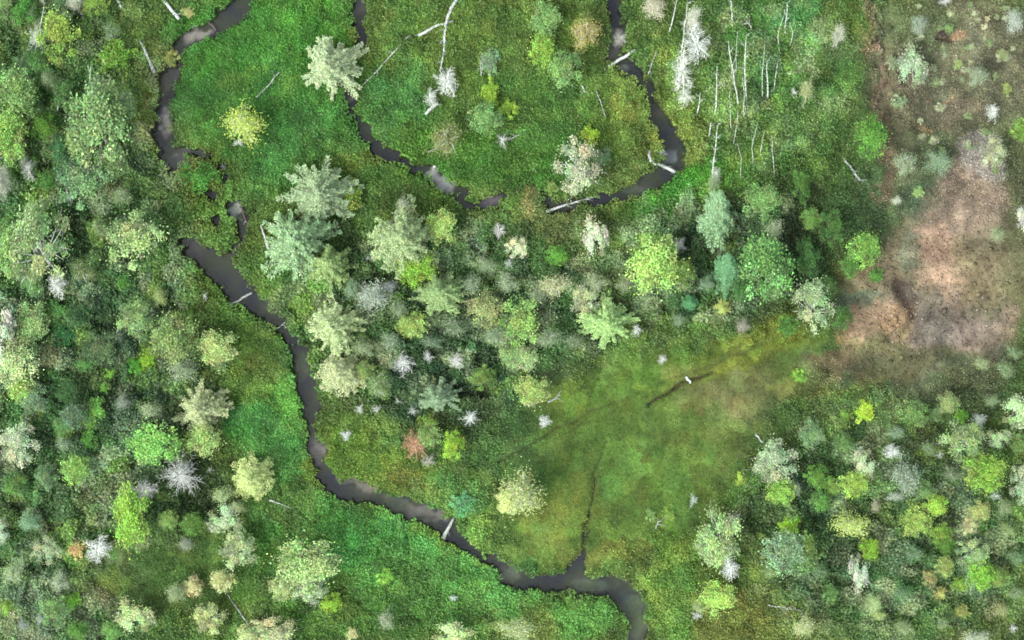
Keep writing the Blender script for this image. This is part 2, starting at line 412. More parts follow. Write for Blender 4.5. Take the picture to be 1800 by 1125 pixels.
def cells(x, y, size, seed):
    """jittered-grid cells: distance to the nearest seed (in cell sizes) and that seed's random numbers"""
    r = np.random.default_rng(seed)
    J = r.random((128, 128, 5))
    u, v = x / size + 500, y / size + 500
    iu, iv = np.floor(u).astype(int), np.floor(v).astype(int)
    best = np.full(np.shape(x), 9.0); a = np.zeros(np.shape(x)); b = np.zeros(np.shape(x)); e = np.zeros(np.shape(x))
    for di in (-1, 0, 1):
        for dj in (-1, 0, 1):
            q = J[(iu + di) & 127, (iv + dj) & 127]
            d = np.hypot(iu + di + q[..., 0] - u, iv + dj + q[..., 1] - v) / (.62 + .6 * q[..., 4])
            m = d < best
            best = np.where(m, d, best); a = np.where(m, q[..., 2], a); b = np.where(m, q[..., 3], b); e = np.where(m, q[..., 4], e)
    return best, a, b, e


PAL = lin([(120, 156, 96), (92, 134, 74), (156, 174, 136), (128, 166, 78), (76, 110, 66), (108, 138, 104), (140, 160, 122), (82, 124, 70)])


SHADE_GAPS = [(1222,445,44,70,0,1,1),(1420,420,46,120,0,1,1),(1300,400,26,60,0,.8,1),(290,700,70,50,0,.8,1),(180,650,60,50,0,.7,1),(345,850,46,50,0,1,1),(770,590,70,26,0,.8,1),(820,680,50,26,0,.8,1),(860,500,30,20,0,.7,1),(1425,850,34,90,0,.8,1),(1350,900,30,60,0,.7,1),(60,230,26,70,0,.9,1),(40,120,24,70,0,.8,1),(130,420,22,70,0,.9,1),(200,560,30,60,0,.7,1),(1470,950,40,70,0,.6,1),(1640,820,60,26,0,.5,1)]  # dark gaps between tall trees: shade painted into the floor, ground lowered too


def clump(x, y, wood):
    """low crowns of the undergrowth: dome height 0..1, colour and how much it replaces"""
    x = x + (vnoise(x, y, .9, 511) - .5) * .7; y = y + (vnoise(x, y, .9, 512) - .5) * .7
    d, a, b, e = cells(x, y, 1.7, 521)
    dome = np.clip(1 - d * d * 1.15, 0, 1)
    c = PAL[(a * 7.99).astype(int)]
    return dome * (.35 + .9 * b) * wood, c, np.clip(dome * 2.2, 0, 1) * (.30 + .5 * e) * wood


DITCH = ((1575, 495, 1604, 555, 11, .45), (1140, 711, 1200, 676, 2.4, .5), (1200, 676, 1252, 654, 2.2, .5), (1650, 68, 1668, 73, 6, .4), (1066, 775, 1045, 835, 1.6, .28), (1045, 835, 1037, 900, 1.9, .36), (875, 812, 985, 752, 2.6, .28), (985, 752, 1080, 706, 2.6, .2), (1080, 706, 1210, 655, 2.6, .13), (1210, 655, 1345, 605, 3, .13), (1580, 128, 1592, 150, 4, .3))


def ditch(px, py):
    k = np.zeros(np.shape(px)); dp_ = np.zeros(np.shape(px))
    jx, jy = px + (vnoise(px, py, 16, 78) - .5) * 8, py + (vnoise(px, py, 16, 79) - .5) * 8
    for (x0, y0, x1, y1, wd, dp) in DITCH:
        dx, dy = x1 - x0, y1 - y0
        t = np.clip(((jx - x0) * dx + (jy - y0) * dy) / (dx * dx + dy * dy), 0, 1)
        g = np.exp(-(np.hypot(jx - x0 - t * dx, jy - y0 - t * dy) / wd) ** 2)
        k = np.maximum(k, g * min(1, dp * 2.4)); dp_ = np.maximum(dp_, g * dp)
    return k, dp_


def scalar(px, py, lst, base):
    h = np.full(np.shape(px), float(base))
    for a, v in blobs(px, py, lst, 51):
        h += a * (v - h)
    return h


def relief(px, py, sd, h):
    """ground height in metres (water lies at -0.42)"""
    x, y = px * M_PX, py * M_PX
    z = (fbm(x, y, 9, 401, 2) - .5) * 0.5
    z = z + 0 * h
    b = 1 - np.abs(2 * vnoise(x, y, 1.5, 411) - 1)
    b2 = 1 - np.abs(2 * vnoise(x, y, .62, 413) - 1)
    z = z + np.clip(.2 - h, 0, .2) * 2.6 * (fbm(x, y, .55, 431, 3) - .5) + h * (0.62 * b + 0.3 * b2) + (0.10 + .1 * (h < .1)) * (fbm(x, y, 1.1, 421, 2) - .5)
    wd_ = scalar(px, py, WOOD, 0)
    gap = scalar(px, py, SHADE_GAPS, 0)
    z = z + clump(x, y, wd_)[0] * 1.1 * (1 - .8 * gap) - .5 * gap
    h = h * (1 - .6 * gap)
    dm = cells(x + vnoise(px, py, 14, 541), y + vnoise(px, py, 14, 542), 1.25, 545)
    z = z + np.clip(1 - dm[0] ** 2, 0, 1) * 1.05 * np.clip(h - .12, 0, .6) * (1 - wd_)
    k = np.clip((sd + 3) / 9.0, 0, 1)
    k = k * k * (3 - 2 * k)
    inner = -0.62 - 0.35 * np.clip(-sd / 14, 0, 1)
    z = np.maximum(z, -0.2) * k + inner * (1 - k)
    return z - ditch(px, py)[1]


# ------------------------------------------------------------------ ground, one sheet out to the horizon
def axis(lo, hi, step, far):
    core = np.arange(lo, hi + step * .5, step)
    r, s, v = [], step, hi
    while v < far:
        s *= 1.6; v += s; r.append(v)
    l, s, v = [], step, lo
    while v > -far:
        s *= 1.6; v -= s; l.append(v)
    return np.array(l[::-1] + list(core) + r)


X, Y = axis(-50, 50, 0.17, 900), axis(-33, 33, 0.17, 900)
GX, GY = np.meshgrid(X, Y)
PX, PY = GX / M_PX + 900, 562.5 - GY / M_PX
near = (np.abs(GX) < 60) & (np.abs(GY) < 43)
sd = creek_sd(PX, PY)
HH = scalar(PX, PY, HEIGHT, .6)
GZ = relief(PX, PY, sd, HH)
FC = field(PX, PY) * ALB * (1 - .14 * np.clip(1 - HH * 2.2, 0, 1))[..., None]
REFLECTIONS = [(345,62,26,12,-20,(150,140,140),.9),(290,212,12,26,0,(168,158,160),.95),(782,325,26,14,40,(160,158,164),.95),(760,308,12,8,40,(176,176,180),.9),(612,173,9,12,0,(128,120,122),.9),(413,372,9,16,-10,(170,172,172),.9),(560,795,14,18,0,(120,108,108),.8),(625,850,36,10,18,(120,110,104),.8),
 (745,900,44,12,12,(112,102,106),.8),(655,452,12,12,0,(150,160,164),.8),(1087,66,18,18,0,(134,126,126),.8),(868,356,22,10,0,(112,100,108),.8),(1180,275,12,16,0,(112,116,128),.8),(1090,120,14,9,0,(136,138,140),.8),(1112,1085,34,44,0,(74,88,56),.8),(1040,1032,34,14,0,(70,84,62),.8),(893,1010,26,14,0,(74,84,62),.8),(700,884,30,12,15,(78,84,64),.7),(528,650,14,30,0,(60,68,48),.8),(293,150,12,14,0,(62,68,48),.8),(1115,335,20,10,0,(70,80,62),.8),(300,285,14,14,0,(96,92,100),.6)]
BED = np.empty(FC.shape); BED[:] = lin((54, 58, 50)) * .32
for a, v in blobs(PX, PY, REFLECTIONS, 61, 5):  # pale sky and olive reflections painted into the bed colour
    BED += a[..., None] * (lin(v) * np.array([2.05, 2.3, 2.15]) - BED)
BED *= (0.75 + .5 * fbm(GX, GY, 1.2, 91))[..., None]
u = np.clip((sd + 3) / 4, 0, 1)[..., None]
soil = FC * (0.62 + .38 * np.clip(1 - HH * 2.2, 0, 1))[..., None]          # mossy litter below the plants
mudbank = np.maximum(np.clip(1 - np.abs(sd) / 5, 0, 1) * .8, ditch(PX, PY)[0])[..., None]
soil = soil * (1 - mudbank) + lin((64, 54, 44)) * .5 * mudbank
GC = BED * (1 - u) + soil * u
far_k = np.clip((np.maximum(np.abs(GX) - 50, np.abs(GY) - 33)) / 6, 0, 1)[..., None]   # even green land beyond the valley
GC = GC * (1 - far_k) + lin((78, 112, 62)) * ALB * .8 * far_k
GZ = GZ * (1 - far_k[..., 0])
ny, nx = GX.shape
ii = np.arange(ny * nx).reshape(ny, nx)
Q = np.stack([ii[:-1, :-1], ii[:-1, 1:], ii[1:, 1:], ii[1:, :-1]], -1).reshape(-1, 4)
V = np.stack([GX, GY, GZ], -1).reshape(-1, 3)
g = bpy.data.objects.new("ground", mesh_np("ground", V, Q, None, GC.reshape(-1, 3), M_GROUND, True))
COL.objects.link(g)
g["kind"] = "structure"; g["label"] = "mossy ground with bare tan peat, brown heath and creek bed"


def ground_z(px, py):
    a, b = np.atleast_1d(np.asarray(px, float)), np.atleast_1d(np.asarray(py, float))
    return relief(a, b, creek_sd(a, b), scalar(a, b, HEIGHT, .6))


# water sheet, only where the creek runs
WX, WY = np.arange(-50, 50.01, 0.5), np.arange(-33, 33.01, 0.5)
wx, wy = np.meshgrid(WX, WY)
wsd = creek_sd(wx / M_PX + 900, 562.5 - wy / M_PX)
iw = np.arange(wx.size).reshape(wx.shape)
keep = (np.minimum.reduce([wsd[:-1, :-1], wsd[:-1, 1:], wsd[1:, 1:], wsd[1:, :-1]]) < 14)
WQ = np.stack([iw[:-1, :-1], iw[:-1, 1:], iw[1:, 1:], iw[1:, :-1]], -1)[keep]
used = np.unique(WQ)
rm = np.zeros(wx.size, int); rm[used] = np.arange(len(used))
WV = np.stack([wx, wy, np.full(wx.shape, -0.42)], -1).reshape(-1, 3)[used]
wo = bpy.data.objects.new("creek_water", mesh_np("creek_water", WV, rm[WQ], None, None, M_WATER, True))
COL.objects.link(wo)
wo["kind"] = "structure"; wo["label"] = "dark murky water of the winding forest creek"

# ------------------------------------------------------------------ ground cover, nobody could count it
NCOV = 640000
cx = rng.uniform(-47, 47, NCOV); cy = rng.uniform(-30.5, 30.5, NCOV)
cpx, cpy = cx / M_PX + 900, 562.5 - cy / M_PX
csd = creek_sd(cpx, cpy)
ch = scalar(cpx, cpy, HEIGHT, .6)
keep = (csd > (vnoise(cpx, cpy, 9, 95) - .62) * 9) & (rng.random(NCOV) < np.clip(.10 + ch * 3.2, 0, 1) * (1 - ditch(cpx, cpy)[0]))
cx, cy, cpx, cpy, csd, ch = (a[keep] for a in (cx, cy, cpx, cpy, csd, ch))
cz = relief(cpx, cpy, np.maximum(csd, 6), ch)
lift = rng.random(len(cx)) ** 1.5 * (0.06 + 0.42 * ch)
size = (0.062 + 0.075 * rng.random(len(cx))) * (0.62 + .5 * ch)
cc = field(cpx, cpy) * ALB * 1.22 * (1 + .38 * np.clip(ch * 2, 0, 1))[:, None]
j = np.exp(rng.normal(0, .17, len(cx)))
cc = cc * j[:, None]
cc[:, 0] *= np.exp(rng.normal(0, .08, len(cx))); cc[:, 2] *= np.exp(rng.normal(0, .09, len(cx)))
dry = rng.random(len(cx)) < .015 + .05 * (scalar(cpx, cpy, WOOD, 0) > .5)
cc[dry] = cc[dry] * .5 + lin((160, 172, 140)) * ALB * .55
wood = scalar(cpx, cpy, WOOD, 0) > .5
heath = (scalar(cpx, cpy, HEATH, 0) > .5) & ~wood
thick = (ch > .35) & ~wood & ~heath
for nm, mk, lb in (("forest_undergrowth", wood, "dark tangled undergrowth covering the floor between the trees"),
                   ("heath_cover", heath, "sparse grey-green low growth around the bare tan ground"),
                   ("shrub_thicket", thick, "dense bright green low thicket lining the creek banks"),
                   ("meadow_grass", ~wood & ~heath & ~thick, "olive green grass of the open wet meadow")):
    P = np.stack([cx, cy, cz + lift], 1)[mk]
    v, q = leaf_quads(P, size[mk], rng, up=1.1)
    o = bpy.data.objects.new(nm, mesh_np(nm, v, q, None, np.repeat(cc[mk], 4, axis=0), M_COVER))
    COL.objects.link(o)
    o["kind"] = "stuff"; o["label"] = lb

# ------------------------------------------------------------------ plants: crown, trunk and branch meshes shared by the copies
def leaf_tone(n, r, s=.30, pale=.10):
    t = np.exp(r.normal(0, s * .72, n))[:, None] * np.exp(r.normal(0, .10, (n, 3)))
    k = r.random(n) < pale
    t[k] = t[k] * .4 + np.array([1.10, 1.06, 1.12]) * .75
    return np.repeat(np.clip(t, .25, 2.3), 4, axis=0)


def spruce_meshes(seed, star):
    """unit crown: radius about 1 at the base, height 2.4"""
    r = np.random.default_rng(seed)
    H = 2.4
    nf = int(r.integers(15, 21)) if star else 0
    main = (np.arange(nf) + r.uniform(-.3, .3, nf)) * 2 * math.pi / nf if star else None
    ml = r.uniform(.55, 1.25, nf) if star else None
    C, D, Sz = [], [], []
    g = Geo()
    g.add(*tube([(0, 0, 0), (0.01, 0, H * .4), (0, .01, H * .75), (0, 0, H)], [.055, .042, .025, .006], 7))
    for lv in range(15):
        t = lv / 14.0
        rad = (1 - t) ** .78 * .95 + .05
        nb = nf if star else int(round(10 - 5 * t))
        off = r.uniform(0, 6.28)
        for k in range(nb):
            if star:
                if r.random() < .12: continue
                az = (main[k] + r.normal(0, .11)) if r.random() < .68 else r.uniform(0, 6.283); ln = rad * ml[k] * r.uniform(.8, 1.08)
            else:
                az = off + 2 * math.pi * k / nb + r.normal(0, .16); ln = rad * r.uniform(.72, 1.12)
            z0 = H * (.14 + .82 * t)
            d = np.array([math.cos(az), math.sin(az), 0]); sd_ = np.array([-d[1], d[0], 0])
            n = int(40 + 190 * ln)
            s = r.random(n) ** .8 * .93 + .07
            wdt = ((.11 * r.uniform(.6, 1.4)) if star else .30) * ln * (1.05 - .85 * s) + .025
            lat = r.uniform(-1, 1, n) * np.where(r.random(n) < .2, 1.7, 1.0)
            dz = -.30 * ln * s ** 1.5 + .10 * ln * s + (.22 * ln * s) * t
            P = d * (s * ln)[:, None] + sd_ * (lat * wdt)[:, None]
            P[:, 2] = z0 + dz + r.normal(0, .035, n)
            C.append(P)
            D.append(d * .9 + sd_ * (np.sign(lat) * .75)[:, None])
            Sz.append(r.uniform(.019, .043, n) * (1.1 - .35 * t))
            if lv % 2 == 0:
                tip = d * ln * .85; tip[2] = z0 - .2 * ln * .8
                g.add(*tube([(0, 0, z0), tip * .5 + np.array([0, 0, z0 * .5 + .03]), tip], [.016, .01, .004], 4))
    C, D, Sz = np.concatenate(C), np.concatenate(D), np.concatenate(Sz)
    v, q = leaf_quads(C, Sz, r, up=1.2, along=D, aspect=.42)
    cr = mesh_np("spruce_crown", v, q, None, leaf_tone(len(C), r, .28, .10), M_NEEDLE)
    return cr, g.mesh("spruce_trunk", M_BARK)


def leafy_meshes(seed, n_blob, n_leaf, H, fill=1.0, leaf=.062, bark=None, low=False, pale=.05):
    """unit crown radius 1; clumps of leaves on forked limbs"""
    r = np.random.default_rng(seed)
    g = Geo()
    cz = H * (.60 if not low else .42)
    vz = H * (.40 if not low else .5)
    hub = np.array([r.normal(0, .03), r.normal(0, .03), H * (.36 if not low else .05)])
    if not low:
        g.add(*tube([(0, 0, 0), hub * .5, hub, hub + [0, 0, H * .4]], [.075, .06, .045, .015], 7))
    C, Sz, T = [], [], []
    for k in range(n_blob):
        az = r.uniform(0, 6.283); rr = math.sqrt(r.random()) * 1.0
        if k < 3: rr *= .4
        zz = cz + vz * math.sqrt(max(0, 1 - rr * rr)) * r.uniform(.0 if rr > .5 else .45, 1.0) - .05
        c = np.array([math.cos(az) * rr, math.sin(az) * rr, zz])
        br = r.uniform(.19, .36) * (1.15 - .52 * rr)
        n = int(n_leaf / n_blob * (br / .28) ** 2 * (1.12 - .4 * rr))
        d = unit(r.normal(size=(n, 3)) + np.array([0, 0, .45]))
        P = c + d * (br * r.uniform(.45, 1.08, n) ** .6)[:, None] * np.array([1, 1, .8])
        stray = r.random(n) < .30
        P[stray] += r.normal(0, .17, (int(stray.sum()), 3))
        C.append(P); Sz.append(r.uniform(.6, 1.25, n) * leaf)
        T.append(np.full((n, 1), math.exp(r.normal(0, .24))) * np.exp(r.normal(0, .07, (1, 3))))
        mid = (hub + c) * .5 + np.array([0, 0, -.06])
        g.add(*tube([hub if not low else (c * [.15, .15, 0]), mid, c], [.032, .02, .007], 5))
        for _ in range(3):
            e = c + r.normal(0, .2, 3)
            g.add(*tube([c * .8 + mid * .2, (c + e) / 2, e], [.010, .007, .003], 3))
    C, Sz, T = np.concatenate(C), np.concatenate(Sz), np.concatenate(T)
    v, q = leaf_quads(C, Sz, r, up=.8, aspect=.7)
    t = leaf_tone(len(C), r, .30, pale) * np.repeat(T, 4, axis=0)
    return mesh_np("leafy_crown", v, q, None, t, M_LEAF), g.mesh("leafy_trunk", bark or M_BARK)


def airy_meshes(seed, n_leaf, H):
    r = np.random.default_rng(seed)
    g = Geo()
    g.add(*tube([(0, 0, 0), (.02, .01, H * .4), (0, .03, H * .75), (.01, .02, H)], [.055, .045, .025, .006], 6))
    C = []
    for k in range(26):
        az = r.uniform(0, 6.283); t = r.uniform(.3, .97); ln = r.uniform(.5, 1.05) * (1.15 - t * .75)
        b = np.array([0, .02, H * t]); e = b + np.array([math.cos(az) * ln, math.sin(az) * ln, r.uniform(.05, .35)])
        g.add(*tube([b, (b + e) / 2 + [0, 0, .05], e], [.018, .012, .004], 4))
        n = int(n_leaf / 26)
        s = r.uniform(.2, 1.08, n)
        P = b + (e - b) * s[:, None] + r.normal(0, .13, (n, 3)) * (0.4 + s)[:, None] * .9
        C.append(P)
        for _ in range(4):
            s0 = r.uniform(.3, .9); q0 = b + (e - b) * s0; q1 = q0 + r.normal(0, .17, 3)
            g.add(*tube([q0, (q0 + q1) / 2, q1], [.008, .006, .002], 3))
    C = np.concatenate(C)
    v, q = leaf_quads(C, r.uniform(.020, .042, len(C)), r, up=.6, aspect=.7)
    return mesh_np("airy_crown", v, q, None, leaf_tone(len(C), r, .34, .16), M_LEAF), g.mesh("airy_trunk", M_BIRCH)


def branch_mesh(seed, twigs, flakes):
    """a bare branch along +X of length 1 with side twigs (and lichen flakes)"""
    r = np.random.default_rng(seed)
    g = Geo()
    g.add(*tube([(0, 0, 0), (.35, r.normal(0, .03), .03), (.7, r.normal(0, .05), .0), (1, r.normal(0, .06), -.06)], [.036, .026, .016, .005], 5))
    for k in range(twigs):
        s = r.uniform(.18, .97); sg = r.choice([-1, 1]); ln = r.uniform(.12, .34) * (1.15 - .6 * s)
        a = np.array([s, 0, .02]); e = a + np.array([ln * .8, sg * ln, r.normal(0, .05)])
        g.add(*tube([a, (a + e) / 2 + [0, 0, .01], e], [.013, .010, .004], 3))
    if flakes:
        s = r.uniform(.15, 1.0, flakes)
        P = np.stack([s, r.normal(0, .12, flakes) * (1.2 - .6 * s), r.normal(.02, .05, flakes)], 1)
        v, q = leaf_quads(P, r.uniform(.010, .026, flakes), r, up=.8)
        g.add(v, q)
    return g.mesh("dead_branch", M_DEAD)


def pole_mesh():
    v, q, t = tube([(0, 0, 0), (.012, .006, .35), (-.008, .01, .7), (.004, 0, 1)], [.030, .025, .016, .005], 7)
    g = Geo(); g.add(v, q, t)
    return g.mesh("dead_trunk", M_DEAD, True)


STAR = [spruce_meshes(100 + i, True) for i in range(5)]
CONE = [spruce_meshes(120 + i, False) for i in range(3)]
BROAD = [leafy_meshes(140 + i, 30 + 4 * i, 8600, 2.5, leaf=.042) for i in range(5)]
PALEB = [leafy_meshes(160 + i, 26 + 3 * i, 8000, 2.5, bark=M_BIRCH, leaf=.041, pale=.13) for i in range(3)]
AIRY = [airy_meshes(180 + i, 3400, 2.6) for i in range(4)]
BUSH = [leafy_meshes(200 + i, 20 + 2 * i, 3600, 1.1, leaf=.058, low=True) for i in range(5)]
BR_BARE = [branch_mesh(220 + i, 9, 0) for i in range(4)]
BR_LICH = [branch_mesh(230 + i, 16, 60) for i in range(4)]
POLE = pole_mesh()

# ------------------------------------------------------------------ labels: colour, size, kind and where it stands
LAND = [(727,785,"the rust-brown dead spruce"),(138,962,"the orange-leaved sapling"),(788,928,"the white log across the lower creek"),(318,838,"the large grey snag"),
 (355,450,"the dark creek pool"),(1200,680,"the short dark ditch"),(1600,520,"the dark scrape in the bare ground"),(583,113,"the star-shaped spruce by the middle creek"),(787,45,"the crossed white logs"),
 (780,322,"the pale sky reflection"),(1022,980,"the side stream's mouth"),(1168,292,"the log jam at the creek bend"),(1555,150,"the brown dirt strip"),(1200,120,"the leaning white birches"),(1120,1085,"the creek's lower end"),
 (1513,722,"the bright lime bush beside bare ground"),(405,28,"the creek's upper corner"),(423,220,"the yellow tree with white twigs"),(1497,297,"the short log in rough grass"),(423,525,"the thin log over the creek"),(465,416,"the thick white log near spruces"),
 (0,0,"the top left corner"),(1800,0,"the top right corner"),(0,1125,"the bottom left corner"),(1800,1125,"the bottom right corner"),(1800,560,"the middle of the right edge"),(0,560,"the middle of the left edge"),(900,1125,"the middle of the bottom edge"),(0,300,"the upper left edge"),(0,850,"the lower left edge"),(1500,0,"the upper edge over the heath")]
SECT = ["right of", "up and right of", "above", "up and left of", "left of", "down and left of", "below", "down and right of"]


def colour_word(c):
    r, g, b = c
    mx_, mn = max(c), min(c)
    sat = (mx_ - mn) / mx_
    if r > g + 12: return "rust-brown" if b > .45 * r and r < 195 else "orange"
    if sat < .09: return "white" if mx_ > 178 else "grey"
    if sat < .22: return "whitish" if mx_ > 172 else ("grey-green" if g >= r + 3 else "grey-brown")
    if b > r: return "blue-green"
    if sat > .5 and r > .74 * g and mx_ > 128: return "lime"
    if r > .93 * g: return "cream" if mx_ > 172 else "olive"
    if mx_ > 168: return "pale yellow-green" if sat > .36 else "pale sage"
    if mx_ > 146: return "light green" if sat > .34 else "sage"
    if mx_ > 122: return "mid-green"
    return "dark green"


def size_word(r): return "tiny" if r < 9 else "small" if r < 17 else "mid-sized" if r < 28 else "large" if r < 42 else "very large"


taken = set()


def place_label(x, y, head, skip=None):
    opts = sorted(LAND, key=lambda l: math.hypot(l[0] - x, l[1] - y))
    for rnd in range(2):
        for (lx, ly, nm) in opts[: (7 if rnd == 0 else 20)]:
            d = math.hypot(x - lx, y - ly)
            if d < 4 or nm == skip: continue
            s = SECT[int(((math.degrees(math.atan2(ly - y, x - lx)) + 382.5) % 360) // 45)]
            if d < 75: how = "just " + s
            elif d < 170: how = s
            else: how = "well " + s if rnd == 0 and d < 300 else "far " + s
            lb = f"{head} {how} {nm}"
            if len(lb.split()) <= 16 and lb not in taken:
                taken.add(lb)
                return lb
    raise RuntimeError("no label for " + head)


